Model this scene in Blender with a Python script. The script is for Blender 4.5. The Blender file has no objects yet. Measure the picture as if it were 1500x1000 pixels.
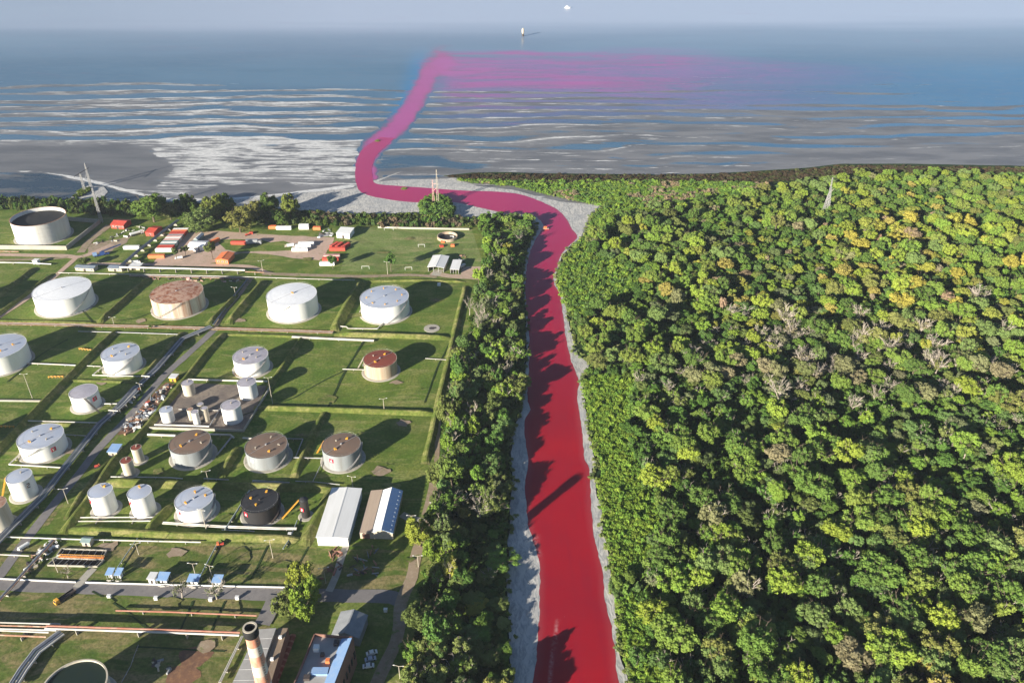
import bpy, bmesh, math, random
import numpy as np
from mathutils import Vector, Matrix
R = math.radians
scn = bpy.context.scene
COL = scn.collection
random.seed(7)
rng = np.random.default_rng(7)

# ------------------------------------------------------------------ camera, light, sky, exposure
CAM_H, PITCH, FPX = 270.0, R(31.3), 1195.0
cd = bpy.data.cameras.new('camera'); cam = bpy.data.objects.new('camera', cd); COL.objects.link(cam)
cam.location = (0, 0, CAM_H); cam.rotation_euler = (R(90) - PITCH, 0, 0)
cd.sensor_width = 36; cd.lens = 36 * FPX / 1500; cd.clip_start = 1; cd.clip_end = 80000
scn.camera = cam
SUN_AZ, SUN_EL = 48.3, 15.8            # azimuth in which shadows fall (from +X), sun elevation
a = R(SUN_AZ); e = R(SUN_EL)
sun_dir = Vector((math.cos(a) * math.cos(e), math.sin(a) * math.cos(e), -math.sin(e)))
sd = bpy.data.lights.new('sun', 'SUN'); sd.energy = 5.0; sd.angle = R(0.5); sd.color = (1.0, 0.93, 0.80)
sun = bpy.data.objects.new('sun', sd); COL.objects.link(sun); sun.location = (-200, -200, 300)
sun.rotation_euler = sun_dir.to_track_quat('-Z', 'Y').to_euler()
w = bpy.data.worlds.new('World'); scn.world = w; w.use_nodes = True
nt = w.node_tree; nt.nodes.clear()
sky = nt.nodes.new('ShaderNodeTexSky'); sky.sky_type = 'NISHITA'; sky.sun_disc = False
sky.sun_elevation = R(SUN_EL); sky.sun_rotation = math.atan2(-sun_dir.x, -sun_dir.y) % (2 * math.pi)
sky.altitude = 100; sky.air_density = 0.85; sky.dust_density = 0.3; sky.ozone_density = 3.0
bg = nt.nodes.new('ShaderNodeBackground'); bg.inputs['Strength'].default_value = 0.05
wo = nt.nodes.new('ShaderNodeOutputWorld')
nt.links.new(sky.outputs[0], bg.inputs[0]); nt.links.new(bg.outputs[0], wo.inputs[0])
vs = scn.view_settings; vs.view_transform = 'Standard'; vs.look = 'None'; vs.gamma = 1; vs.use_curve_mapping = False
vs.exposure = 1.42
scn.cycles.volume_bounces = 0; scn.cycles.max_bounces = 5; scn.cycles.diffuse_bounces = 2; scn.cycles.glossy_bounces = 2
scn.cycles.transparent_max_bounces = 8

# ------------------------------------------------------------------ survey: photograph point -> point on the ground
def G(x, y, z=0.0):
    u = (x - 750) / FPX; v = (y - 500) / FPX
    dy = math.cos(PITCH) - v * math.sin(PITCH); dz = -math.sin(PITCH) - v * math.cos(PITCH)
    t = (CAM_H - z) / -dz
    return Vector((u * t, dy * t, z))
def P(x, y, z=0.0):
    z = z - CAM_H
    d = y * math.cos(PITCH) - z * math.sin(PITCH); u = -(y * math.sin(PITCH) + z * math.cos(PITCH))
    return 750 + FPX * x / d, 500 + FPX * u / d

# ------------------------------------------------------------------ numpy noise
_perm = rng.random((256, 256)).astype(np.float32)
def vnoise(x, y):
    xi = np.floor(x).astype(int); yi = np.floor(y).astype(int)
    fx = x - xi; fy = y - yi; fx = fx * fx * (3 - 2 * fx); fy = fy * fy * (3 - 2 * fy)
    p = lambda i, j: _perm[i & 255, j & 255]
    return (p(xi, yi) * (1 - fx) + p(xi + 1, yi) * fx) * (1 - fy) + (p(xi, yi + 1) * (1 - fx) + p(xi + 1, yi + 1) * fx) * fy
def fbm(x, y, o=4):
    s = 0; am = 1; t = 0
    for k in range(o):
        s = s + am * vnoise(x * 2 ** k + 17.3 * k, y * 2 ** k + 5.1 * k); t += am; am *= .5
    return s / t
def sstep(a_, b_, x):
    t = np.clip((x - a_) / (b_ - a_), 0, 1); return t * t * (3 - 2 * t)
def in_poly(px, py, poly):
    px = np.asarray(px, float); py = np.asarray(py, float); ins = np.zeros(px.shape, bool); n = len(poly)
    for i in range(n):
        x1, y1 = poly[i]; x2, y2 = poly[(i + 1) % n]
        c = ((y1 > py) != (y2 > py)) & (px < (x2 - x1) * (py - y1) / ((y2 - y1) + 1e-12) + x1)
        ins ^= c
    return ins
def seg_dist(px, py, line, sy=1.0):
    d = np.full(np.shape(px), 1e9)
    for (x1, y1), (x2, y2) in zip(line[:-1], line[1:]):
        vx, vy = x2 - x1, (y2 - y1) * sy
        wx, wy = px - x1, (py - y1) * sy
        t = np.clip((wx * vx + wy * vy) / (vx * vx + vy * vy + 1e-9), 0, 1)
        d = np.minimum(d, np.hypot(wx - t * vx, wy - t * vy))
    return d
def soft_poly(px, py, poly, s, sy=1.0):
    d = seg_dist(px, py, list(poly) + [poly[0]], sy)
    sd_ = np.where(in_poly(px, py, poly), d, -d)
    return sstep(-s, s, sd_)

# ------------------------------------------------------------------ helpers
def mesh_np(name, V, F):
    me = bpy.data.meshes.new(name)
    V = np.asarray(V, np.float32); F = np.asarray(F, np.int32)
    me.vertices.add(len(V)); me.vertices.foreach_set('co', V.ravel())
    n, k = F.shape
    me.loops.add(n * k); me.loops.foreach_set('vertex_index', F.ravel())
    me.polygons.add(n); me.polygons.foreach_set('loop_start', np.arange(0, n * k, k, dtype=np.int32))
    me.polygons.foreach_set('loop_total', np.full(n, k, np.int32))
    me.update(calc_edges=True); me.validate()
    return me
def link(name, me, m=None, parent=None, loc=None, rotz=None, smooth=False):
    o = bpy.data.objects.new(name, me); COL.objects.link(o)
    if m is not None and me is not None and not me.materials: me.materials.append(m)
    if parent is not None: o.parent = parent
    if loc is not None: o.location = loc
    if rotz is not None: o.rotation_euler = (0, 0, rotz)
    if smooth: me.polygons.foreach_set('use_smooth', [True] * len(me.polygons))
    return o
def tag(o, label=None, cat=None, group=None, kind=None):
    if label: o['label'] = label
    if cat: o['category'] = cat
    if group: o['group'] = group
    if kind: o['kind'] = kind
    return o
def thing(name, label, cat, loc=(0, 0, 0), rotz=0, group=None):
    o = bpy.data.objects.new(name, None); COL.objects.link(o)
    o.location = loc; o.rotation_euler = (0, 0, rotz); o.empty_display_size = .5
    return tag(o, label, cat, group)
def copy_tree(o, parent=None):
    c = o.copy(); COL.objects.link(c)
    if parent is not None: c.parent = parent
    for ch in list(o.children): copy_tree(ch, c)
    return c
class MB:
    """collects simple solids into one mesh"""
    def __init__(s): s.v = []; s.f = []
    def add(s, vs_, fs):
        n = len(s.v); s.v += [tuple(q) for q in vs_]; s.f += [tuple(i + n for i in f) for f in fs]; return s
    def box(s, x0, x1, y0, y1, z0, z1):
        return s.add([(x0,y0,z0),(x1,y0,z0),(x1,y1,z0),(x0,y1,z0),(x0,y0,z1),(x1,y0,z1),(x1,y1,z1),(x0,y1,z1)],
                     [(0,3,2,1),(4,5,6,7),(0,1,5,4),(1,2,6,5),(2,3,7,6),(3,0,4,7)])
    def cbox(s, c, d):
        return s.box(c[0]-d[0]/2, c[0]+d[0]/2, c[1]-d[1]/2, c[1]+d[1]/2, c[2]-d[2]/2, c[2]+d[2]/2)
    def hexa(s, lo, hi):     # two quads
        return s.add(list(lo) + list(hi), [(0,3,2,1),(4,5,6,7),(0,1,5,4),(1,2,6,5),(2,3,7,6),(3,0,4,7)])
    def tube(s, a_, b_, r, n=6, r2=None, caps=True):
        a_ = Vector(a_); b_ = Vector(b_); r2 = r if r2 is None else r2
        d = (b_ - a_).normalized(); u = d.orthogonal().normalized(); v_ = d.cross(u)
        vs_ = [a_ + (u*math.cos(t)+v_*math.sin(t))*r for t in [2*math.pi*i/n for i in range(n)]]
        vs_ += [b_ + (u*math.cos(t)+v_*math.sin(t))*r2 for t in [2*math.pi*i/n for i in range(n)]]
        fs = [(i, (i+1)%n, n+(i+1)%n, n+i) for i in range(n)]
        if caps: fs += [tuple(range(n-1,-1,-1)), tuple(range(n,2*n))]
        return s.add(vs_, fs)
    def lathe(s, prof, n=32, c=(0,0), closed=False):
        m = len(prof)
        vs_ = [(c[0]+r*math.cos(2*math.pi*i/n), c[1]+r*math.sin(2*math.pi*i/n), z) for r, z in prof for i in range(n)]
        fs = [(j*n+i, j*n+(i+1)%n, (j+1)*n+(i+1)%n, (j+1)*n+i) for j in range(m-1) for i in range(n)]
        if closed: fs += [((m-1)*n+i, (m-1)*n+(i+1)%n, (i+1)%n, i) for i in range(n)]
        return s.add(vs_, fs)
    def disc(s, r, z, n=32, c=(0,0)):
        return s.add([(c[0]+r*math.cos(2*math.pi*i/n), c[1]+r*math.sin(2*math.pi*i/n), z) for i in range(n)], [tuple(range(n))])
    def mesh(s, name):
        me = bpy.data.meshes.new(name); me.from_pydata(s.v, [], s.f); me.update(); return me
    def build(s, name, m, parent=None, loc=None, rotz=None, smooth=False):
        return link(name, s.mesh(name), m, parent, loc, rotz, smooth)

# ------------------------------------------------------------------ materials
def nodes(m):
    m.use_nodes = True; n = m.node_tree; n.nodes.clear(); return n
def mixc(n, fac, c1, c2):
    x = n.nodes.new('ShaderNodeMix'); x.data_type = 'RGBA'; x.clamp_factor = True
    for sock, v in ((x.inputs[0], fac), (x.inputs[6], c1), (x.inputs[7], c2)):
        if hasattr(v, 'is_output'): n.links.new(v, sock)
        elif isinstance(v, (int, float)): sock.default_value = v
        else: sock.default_value = (*v[:3], 1)
    return x.outputs[2]
def mth(n, op, a_, b_=0.0, c_=None):
    x = n.nodes.new('ShaderNodeMath'); x.operation = op
    for i, v in enumerate((a_, b_) if c_ is None else (a_, b_, c_)):
        if hasattr(v, 'is_output'): n.links.new(v, x.inputs[i])
        else: x.inputs[i].default_value = v
    return x.outputs[0]
def ramp(n, v, lo, hi):
    x = n.nodes.new('ShaderNodeMapRange'); x.interpolation_type = 'SMOOTHSTEP'
    n.links.new(v, x.inputs[0]); x.inputs[1].default_value = lo; x.inputs[2].default_value = hi
    return x.outputs[0]
def pos(n, scale=(1, 1, 1), obj=False, rotz=0):
    if obj: t = n.nodes.new('ShaderNodeTexCoord').outputs['Object']
    else: t = n.nodes.new('ShaderNodeNewGeometry').outputs['Position']
    mp = n.nodes.new('ShaderNodeMapping'); n.links.new(t, mp.inputs[0]); mp.inputs['Scale'].default_value = scale
    mp.inputs['Rotation'].default_value = (0, 0, rotz)
    return mp.outputs[0]
def noise(n, vec, scale, detail=4, rough=.55, dist=0):
    x = n.nodes.new('ShaderNodeTexNoise'); n.links.new(vec, x.inputs['Vector'])
    x.inputs['Scale'].default_value = scale; x.inputs['Detail'].default_value = detail
    x.inputs['Roughness'].default_value = rough; x.inputs['Distortion'].default_value = dist
    return x.outputs['Fac']
def attr(n, name, typ='GEOMETRY'):
    x = n.nodes.new('ShaderNodeAttribute'); x.attribute_name = name; x.attribute_type = typ; return x
def bump(n, h, strength, dist, normal=None):
    x = n.nodes.new('ShaderNodeBump'); n.links.new(h, x.inputs['Height'])
    x.inputs['Strength'].default_value = strength; x.inputs['Distance'].default_value = dist
    if normal is not None: n.links.new(normal, x.inputs['Normal'])
    return x.outputs[0]
def finish(n, color, rough=.8, normal=None, metal=0, spec=.3, ior=None):
    b = n.nodes.new('ShaderNodeBsdfPrincipled'); o = n.nodes.new('ShaderNodeOutputMaterial')
    for sock, v in ((b.inputs['Base Color'], color), (b.inputs['Roughness'], rough), (b.inputs['Metallic'], metal)):
        if hasattr(v, 'is_output'): n.links.new(v, sock)
        elif isinstance(v, (int, float)): sock.default_value = v
        else: sock.default_value = (*v[:3], 1)
    b.inputs['Specular IOR Level'].default_value = spec
    if ior: b.inputs['IOR'].default_value = ior
    if normal is not None: n.links.new(normal, b.inputs['Normal'])
    n.links.new(b.outputs[0], o.inputs[0]); return b
MATS = {}
def paint(name, c, c2=None, scale=.35, rough=.55, metal=0, stretch=(1, 1, 1), amt=.5, spec=.35, bmp=0):
    """weathered surface of colour c going to c2 in noise patches"""
    if name in MATS: return MATS[name]
    m = bpy.data.materials.new(name); n = nodes(m)
    c2 = c2 or tuple(v * .72 for v in c)
    pv = pos(n, stretch, obj=True)
    f = ramp(n, noise(n, pv, scale, 5, .65), .5 - .3 * (1 - amt) - .05, .5 + .3 * (1 - amt) + .12)
    f2 = noise(n, pv, scale * 9, 3, .7)
    col = mixc(n, f, c, c2)
    col = mixc(n, mth(n, 'MULTIPLY', f2, .35), col, tuple(v * .75 for v in c2))
    nm = bump(n, f2, .3, bmp) if bmp else None
    finish(n, col, rough, nm, metal, spec); MATS[name] = m; return m

def grass_mat(name, gs, dry, dry_lo=.5, dry_hi=.72, sc=1.0):
    m = bpy.data.materials.new(name); n = nodes(m); v = pos(n)
    big = noise(n, v, .018 * sc, 4, .6); mid = noise(n, v, .09 * sc, 5, .62, .4); fine = noise(n, v, .7, 5, .7); med = noise(n, v, .035 * sc, 6, .7, .8)
    vein = noise(n, pos(n, (.25, 1, 1), rotz=R(-20)), .12, 5, .65, 1.2)
    c = mixc(n, ramp(n, big, .35, .65), gs[0], gs[1])
    c = mixc(n, ramp(n, mid, .38, .68), c, gs[2])
    c = mixc(n, mth(n, 'MULTIPLY', ramp(n, vein, dry_lo, dry_hi), .75), c, dry)
    c = mixc(n, mth(n, 'MULTIPLY', ramp(n, fine, .32, .7), .6), c, tuple(x * .4 for x in gs[1]))
    c = mixc(n, mth(n, 'MULTIPLY', ramp(n, med, .48, .62), .65), c, tuple(x * .55 for x in gs[0]))
    h = mth(n, 'ADD', mth(n, 'MULTIPLY', fine, .5), mth(n, 'MULTIPLY', mid, 1.6))
    finish(n, c, .95, bump(n, h, .5, .35), spec=.1); MATS[name] = m; return m
M_GRASS = grass_mat('mown_grass', [(.138, .205, .034), (.080, .148, .021), (.205, .230, .054)], (.36, .32, .13), .49, .70)
M_FIELD = grass_mat('field_grass', [(.19, .25, .07), (.12, .20, .04), (.24, .27, .10)], (.36, .32, .15), .47, .67)
M_ROUGH = grass_mat('rough_grass', [(.125, .175, .035), (.075, .13, .022), (.18, .19, .055)], (.34, .25, .13), .42, .60, 1.8)
M_BERM = grass_mat('bank_grass', [(.145, .18, .035), (.10, .145, .027), (.20, .205, .055)], (.32, .27, .12), .44, .64, 3)
M_FLOOR = grass_mat('forest_floor', [(.035, .065, .022), (.025, .05, .016), (.05, .085, .025)], (.07, .07, .03))

def earth_mat(name, c1, c2, c3, bm=.15, grassy=0.0, sc=1.0):
    m = bpy.data.materials.new(name); n = nodes(m); v = pos(n)
    a1 = noise(n, v, .07 * sc, 5, .6, .5); b1 = noise(n, v, .5 * sc, 5, .7); c_ = noise(n, v, 2.2, 3, .7)
    c = mixc(n, ramp(n, a1, .38, .62), c1, c2)
    c = mixc(n, mth(n, 'MULTIPLY', ramp(n, b1, .45, .7), .7), c, c3)
    c = mixc(n, mth(n, 'MULTIPLY', c_, .3), c, tuple(x * .5 for x in c1))
    if grassy: c = mixc(n, ramp(n, noise(n, v, .22, 5, .7), .62 - grassy * .2, .7), c, (.12, .17, .03))
    finish(n, c, .92, bump(n, b1, .5, bm), spec=.15); MATS[name] = m; return m
M_DIRT = earth_mat('pink_dirt', (.50, .35, .27), (.42, .31, .23), (.56, .43, .35), grassy=.15)
M_TRACK = earth_mat('track_dirt', (.33, .25, .18), (.28, .21, .14), (.42, .34, .25), grassy=.4)
M_ASPH = earth_mat('worn_asphalt', (.20, .185, .18), (.24, .22, .21), (.16, .15, .145), .03)
M_PAD = earth_mat('oily_gravel', (.17, .14, .12), (.28, .23, .18), (.1, .085, .08), .12)
M_SCRAP_G = earth_mat('rusty_soil', (.23, .12, .07), (.16, .09, .06), (.35, .2, .1), .2)
M_CONC = earth_mat('old_concrete', (.42, .39, .33), (.36, .33, .27), (.5, .46, .38), .02)

def water_nodes(n, dye, deep, rough_base=.16, wave=.02):
    """shared look of the bay and the dyed channel; dye 0..1"""
    v = pos(n)
    lf = noise(n, v, .012, 4, .55, .6); ln = noise(n, pos(n, (1, .2, 1)), .35, 3, .6)
    red = mixc(n, ramp(n, lf, .3, .7), (.35, .009, .017), (.26, .009, .021))
    col = mixc(n, dye, deep, red)
    nm = bump(n, noise(n, pos(n, (.6, 1, 1)), .45, 4, .6), .25, wave)
    col = mixc(n, mth(n, 'MULTIPLY', ramp(n, noise(n, pos(n, (1, .12, 1)), .22, 5, .65, .6), .45, .75), .28), col, mixc(n, dye, deep, (.20, .012, .03)))
    return col, nm
def river_mat():
    m = bpy.data.materials.new('dyed_red_water'); n = nodes(m)
    col, nm = water_nodes(n, 1.0, (.05, .08, .1), wave=.012)
    v = pos(n)
    at = attr(n, 'edge').outputs['Fac']; far = attr(n, 'far').outputs['Fac']
    fl = noise(n, v, 1.1, 2, .5)
    col = mixc(n, mth(n, 'MULTIPLY', mth(n, 'ADD', far, mth(n, 'MULTIPLY', noise(n, v, .02, 3), .0)), .85), col, (.40, .035, .15))  # far pink: grazing sky reflection painted into the water colour
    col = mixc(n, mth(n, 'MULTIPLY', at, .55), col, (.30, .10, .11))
    col = mixc(n, ramp(n, fl, .80, .83), col, (.6, .45, .42))
    sc = attr(n, 'scum').outputs['Fac']
    col = mixc(n, mth(n, 'MULTIPLY', sc, ramp(n, noise(n, v, .8, 4, .7), .35, .7)), col, (.45, .2, .2))
    finish(n, col, .28, nm, spec=.3, ior=1.33); return m
M_RIVER = river_mat()
def flats_mat():
    m = bpy.data.materials.new('tidal_flat'); n = nodes(m)
    lvl = attr(n, 'lvl').outputs['Fac']; foam = attr(n, 'foam').outputs['Fac']; dye = attr(n, 'dye').outputs['Fac']
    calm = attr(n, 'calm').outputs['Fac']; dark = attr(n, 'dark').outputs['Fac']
    v1 = pos(n, (.25, 1, 1)); s1 = noise(n, v1, .11, 6, .68, .3); s2 = noise(n, pos(n, (.45, 1, 1)), .5, 5, .7)
    L = mth(n, 'ADD', lvl, mth(n, 'MULTIPLY', mth(n, 'SUBTRACT', s1, .5), .75))
    L = mth(n, 'ADD', L, mth(n, 'MULTIPLY', mth(n, 'SUBTRACT', s2, .5), .35))
    up = ramp(n, L, -.14, .16)
    mud = mixc(n, ramp(n, noise(n, v1, .05, 5, .6), .35, .65), (.125, .125, .13), (.20, .195, .195))
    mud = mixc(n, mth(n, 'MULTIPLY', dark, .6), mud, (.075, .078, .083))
    fm = mth(n, 'ADD', foam, mth(n, 'MULTIPLY', mth(n, 'SUBTRACT', noise(n, pos(n, (.14, 1, 1)), .20, 7, .72, .5), .5), 2.2))
    fcol = mixc(n, ramp(n, s2, .35, .6), (.72, .70, .66), (.50, .49, .47))
    land = mixc(n, ramp(n, fm, .42, .72), mud, fcol)
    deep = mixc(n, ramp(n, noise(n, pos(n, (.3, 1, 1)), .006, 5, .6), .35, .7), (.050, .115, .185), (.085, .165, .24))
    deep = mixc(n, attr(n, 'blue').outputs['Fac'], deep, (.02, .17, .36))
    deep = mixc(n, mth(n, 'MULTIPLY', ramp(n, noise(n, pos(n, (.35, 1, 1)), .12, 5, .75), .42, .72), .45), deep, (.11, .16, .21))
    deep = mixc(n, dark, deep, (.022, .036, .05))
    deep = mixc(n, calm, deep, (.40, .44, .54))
    wsp = noise(n, pos(n, (.3, 1, 1)), .035, 6, .7, 1.5)
    dye = ramp(n, mth(n, 'ADD', dye, mth(n, 'MULTIPLY', mth(n, 'SUBTRACT', wsp, .5), .9)), .05, .92)
    wcol, wn = water_nodes(n, mth(n, 'MULTIPLY', dye, 1.0), deep, wave=.10)
    veil = attr(n, 'veil').outputs['Fac']
    wcol = mixc(n, mth(n, 'MULTIPLY', veil, ramp(n, mth(n, 'ADD', mth(n, 'MULTIPLY', wsp, .55), mth(n, 'MULTIPLY', s2, .45)), .22, .72)), wcol, (.30, .12, .32))
    wcol = mixc(n, mth(n, 'MULTIPLY', dye, .8), wcol, (.43, .08, .29))
    col = mixc(n, up, wcol, land)
    col = mixc(n, mth(n, 'MULTIPLY', mth(n, 'MULTIPLY', dye, up), .35), col, (.3, .08, .16))
    rg = mth(n, 'ADD', .26, mth(n, 'MULTIPLY', up, .22))
    b = finish(n, col, rg, wn, spec=.5, ior=1.33); return m
M_FLATS = flats_mat()
def mud_mat():
    m = bpy.data.materials.new('river_mud'); n = nodes(m); v = pos(n)
    r1 = noise(n, pos(n, (1, .35, 1), rotz=R(25)), .5, 6, .7, 1.0); r2 = noise(n, v, .08, 4, .6)
    c = mixc(n, ramp(n, r2, .35, .65), (.42, .41, .39), (.54, .51, .46))
    c = mixc(n, mth(n, 'MULTIPLY', ramp(n, r1, .42, .62), .7), c, (.22, .225, .23))
    c = mixc(n, ramp(n, noise(n, v, 1.3, 4, .7), .62, .75), c, (.6, .56, .48))
    finish(n, c, .75, bump(n, r1, .8, .5), spec=.3); return m
M_MUD = mud_mat()

def leaf_mat():
    m = bpy.data.materials.new('leaves'); n = nodes(m)
    t = attr(n, 'tint', 'INSTANCER').outputs['Color']
    f = noise(n, pos(n), .5, 2, .6); f2 = noise(n, pos(n), 2.2, 1, .5)
    hs = n.nodes.new('ShaderNodeHueSaturation'); n.links.new(t, hs.inputs['Color'])
    n.links.new(mth(n, 'ADD', .62, mth(n, 'MULTIPLY', mth(n, 'ADD', f, f2), .42)), hs.inputs['Value'])
    n.links.new(mth(n, 'ADD', .48, mth(n, 'MULTIPLY', f, .04)), hs.inputs['Hue'])
    hs.inputs['Saturation'].default_value = 1.0
    d = n.nodes.new('ShaderNodeBsdfDiffuse'); tr = n.nodes.new('ShaderNodeBsdfTranslucent'); mx = n.nodes.new('ShaderNodeMixShader')
    n.links.new(hs.outputs[0], d.inputs[0]); n.links.new(hs.outputs[0], tr.inputs[0]); mx.inputs[0].default_value = .22
    o = n.nodes.new('ShaderNodeOutputMaterial')
    n.links.new(d.outputs[0], mx.inputs[1]); n.links.new(tr.outputs[0], mx.inputs[2]); n.links.new(mx.outputs[0], o.inputs[0])
    return m
M_LEAF = leaf_mat()
M_BARK = paint('bark', (.16, .12, .085), scale=1.5, rough=.95)
M_PALE_BARK = paint('pale_dead_wood', (.46, .40, .33), (.32, .27, .22), scale=1.2, rough=.95)

WHITE = paint('white_paint', (.84, .83, .80), (.74, .72, .67), .12, .5, stretch=(1, 1, .12), amt=.3)
M = dict(
    shell_white=WHITE,
    shell_cream=paint('cream_shell', (.62, .59, .50), (.40, .34, .25), .25, .6, stretch=(1, 1, .08)),
    shell_dull=paint('dull_white_shell', (.66, .65, .62), (.50, .48, .44), .15, .6, stretch=(1, 1, .08)),
    shell_rusty=paint('rust_streaked_shell', (.68, .62, .50), (.33, .13, .06), .28, .7, stretch=(1, 1, .05), amt=.75),
    shell_grey=paint('grey_shell', (.30, .32, .33), (.20, .20, .19), .2, .6, stretch=(1, 1, .08)),
    shell_tan=paint('tan_ribbed_shell', (.50, .42, .31), (.36, .24, .16), .5, .65, stretch=(1, 1, .04)),
    shell_black=paint('black_shell', (.022, .022, .024), (.035, .03, .028), .3, .55, stretch=(1, 1, .1)),
    roof_white=paint('white_roof', (.84, .84, .85), (.70, .70, .70), .5, .55, amt=.4),
    roof_blue=paint('pale_blue_roof', (.40, .45, .56), (.46, .47, .50), .1, .45, amt=.4),
    roof_lilac=paint('lilac_grey_roof', (.42, .40, .45), (.34, .31, .33), .3, .6),
    roof_rust=paint('rusted_roof', (.46, .30, .22), (.24, .08, .035), .3, .85, amt=.95, bmp=.05),
    roof_red=paint('red_oxide_roof', (.24, .05, .032), (.20, .065, .04), .3, .7),
    roof_brown=paint('brown_roof', (.20, .125, .085), (.17, .13, .10), .15, .7),
    roof_black=paint('black_roof', (.035, .035, .038), (.02, .02, .022), .2, .7),
    yellow=paint('orange_yellow_paint', (.85, .42, .05), scale=1, rough=.5),
    dark=paint('dark_steel', (.05, .05, .055), (.09, .06, .045), 1, .6),
    steel=paint('galvanised_steel', (.42, .43, .44), (.33, .30, .27), .6, .45, metal=.3),
    pipe_white=paint('white_pipe', (.62, .61, .58), (.42, .37, .31), .15, .5),
    pipe_grey=paint('grey_pipe', (.40, .41, .43), (.28, .26, .24), .2, .5),
    pipe_rust=paint('rusty_pipe', (.30, .13, .07), (.45, .34, .25), .3, .7, amt=.8),
    pipe_red=paint('red_pipe', (.32, .10, .06), (.38, .22, .16), .3, .65),
    pipe_dark=paint('blue_grey_pipe', (.17, .20, .25), (.11, .12, .14), .2, .5),
    pipe_green=paint('dull_green_pipe', (.26, .33, .31), (.33, .36, .34), .3, .5),
    concrete=M_CONC, pad=M_PAD,
    red=paint('red_container', (.55, .075, .045), (.42, .07, .05), .4, .55),
    orange=paint('orange_paint', (.75, .19, .05), (.6, .2, .1), .4, .55),
    pink=paint('faded_red_roof', (.56, .27, .24), (.66, .45, .4), .4, .6),
    teal=paint('grey_green_container', (.24, .32, .31), scale=.4),
    grey=paint('mid_grey_paint', (.30, .31, .32), scale=.4),
    blue=paint('blue_paint', (.04, .10, .32), (.03, .06, .18), .6, .5),
    roof_sky=paint('light_blue_sheet_and_shade', (.22, .37, .62), (.30, .42, .6), .4, .4),
    roof_tin=paint('pale_tin_roof', (.76, .75, .73), (.66, .65, .62), .15, .5, stretch=(3, .3, 1), amt=.4),
    roof_tan=paint('tan_sheet_roof', (.40, .31, .23), (.34, .26, .2), .3, .7, stretch=(3, .3, 1)),
    roof_slate=paint('slate_blue_roof', (.16, .20, .26), (.22, .25, .28), .5, .6),
    brick=paint('dull_brick', (.22, .10, .07), (.28, .16, .12), .8, .85, bmp=.03),
    plaster=paint('old_plaster', (.52, .46, .36), (.40, .35, .28), .6, .85),
    roof_grey=paint('bitumen_roof', (.42, .40, .37), (.32, .30, .28), .15, .8),
    roof_mud=paint('stained_flat_roof', (.22, .16, .11), (.30, .22, .15), .25, .9),
    black=paint('soot_and_shade_black', (.015, .015, .016), scale=1, rough=.8),
    stack_white=paint('worn_white_bands', (.70, .66, .60), (.60, .40, .30), .5, .75, stretch=(1, 1, .5), amt=.35),
    stack_red=paint('worn_red_bands', (.56, .17, .09), (.62, .40, .30), .35, .75, stretch=(1, 1, .5), amt=.6),
    glass=paint('dark_glass', (.03, .04, .05), scale=1, rough=.15, spec=.6),
    tyre=paint('tyre_rubber', (.02, .02, .02), scale=1, rough=.9),
    sign_red=paint('sign_red', (.60, .02, .05), (.5, .03, .05), 1, .5),
    oil=paint('black_oily_water', (.006, .007, .008), (.012, .01, .008), .3, .5, spec=.1),
    lagoon=paint('stagnant_green_water', (.010, .022, .018), (.014, .024, .014), .3, .5, spec=.2),
)

# ------------------------------------------------------------------ the large sheets: bay, banks, channel, land
RIV_L = [(781,1000),(786,958),(789,922),(790,892),(791,850),(789.5,820),(784,800),(780,788),(775,772),(771,745),(770,703),(774,680),(772,657),(768,628),(770,612),(776,600),(773,580),(775,540),(775,500),(774,478),(771.5,456),(770,434),(770,403),(774,379),(781,357),(791,340.5),(796,330),(782,316),(745,312.7),(704,304),(663,295.7),(615,296),(585,294),(560,290),(544,287),(527,279),(520.4,262),(522,238),(532,217.5),(558,200.5)]
RIV_R = [(906,1000),(903,975),(900,946),(895.5,910),(886.5,880),(882,835),(871.5,790),(866,740),(863,685),(857,672),(851.5,625),(846,579),(847.6,558),(837,527),(829,493),(825.4,467),(823,447),(820,430),(812,416),(811,403),(816.6,390),(821,375),(830,362.5),(846,347),(837.5,335),(832,324),(819,308.6),(799,297.6),(777,288.8),(755,283),(722,280),(685,279),(653,277),(615,274),(585,272),(551,268.5),(546,258),(545,245),(551,228),(568,211),(578,202)]
def resample(pts, step):
    out = []
    for i in range(len(pts) - 1):
        p0 = pts[max(i-1, 0)]; p1 = pts[i]; p2 = pts[i+1]; p3 = pts[min(i+2, len(pts)-1)]
        k = max(1, int((p2 - p1).length / step))
        for j in range(k):
            t = j / k
            out.append(0.5*((2*p1)+(p2-p0)*t+(2*p0-5*p1+4*p2-p3)*t*t+(3*p1-p0-3*p2+p3)*t*t*t))
    out.append(pts[-1]); return out
def sheet_between(name, Lp, Rp, nx, z, m, jitter=0.0):
    """a strip between two bank lines, both resampled to the same number of stations by arc length"""
    def even(line, n):
        d = [0]
        for a_, b_ in zip(line[:-1], line[1:]): d.append(d[-1] + (b_ - a_).length)
        out = []; k = 0
        for i in range(n):
            s = d[-1] * i / (n - 1)
            while k < len(d) - 2 and d[k+1] < s: k += 1
            t = (s - d[k]) / max(1e-6, d[k+1] - d[k]); out.append(line[k].lerp(line[k+1], min(1, t)))
        return out
    return even
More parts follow.
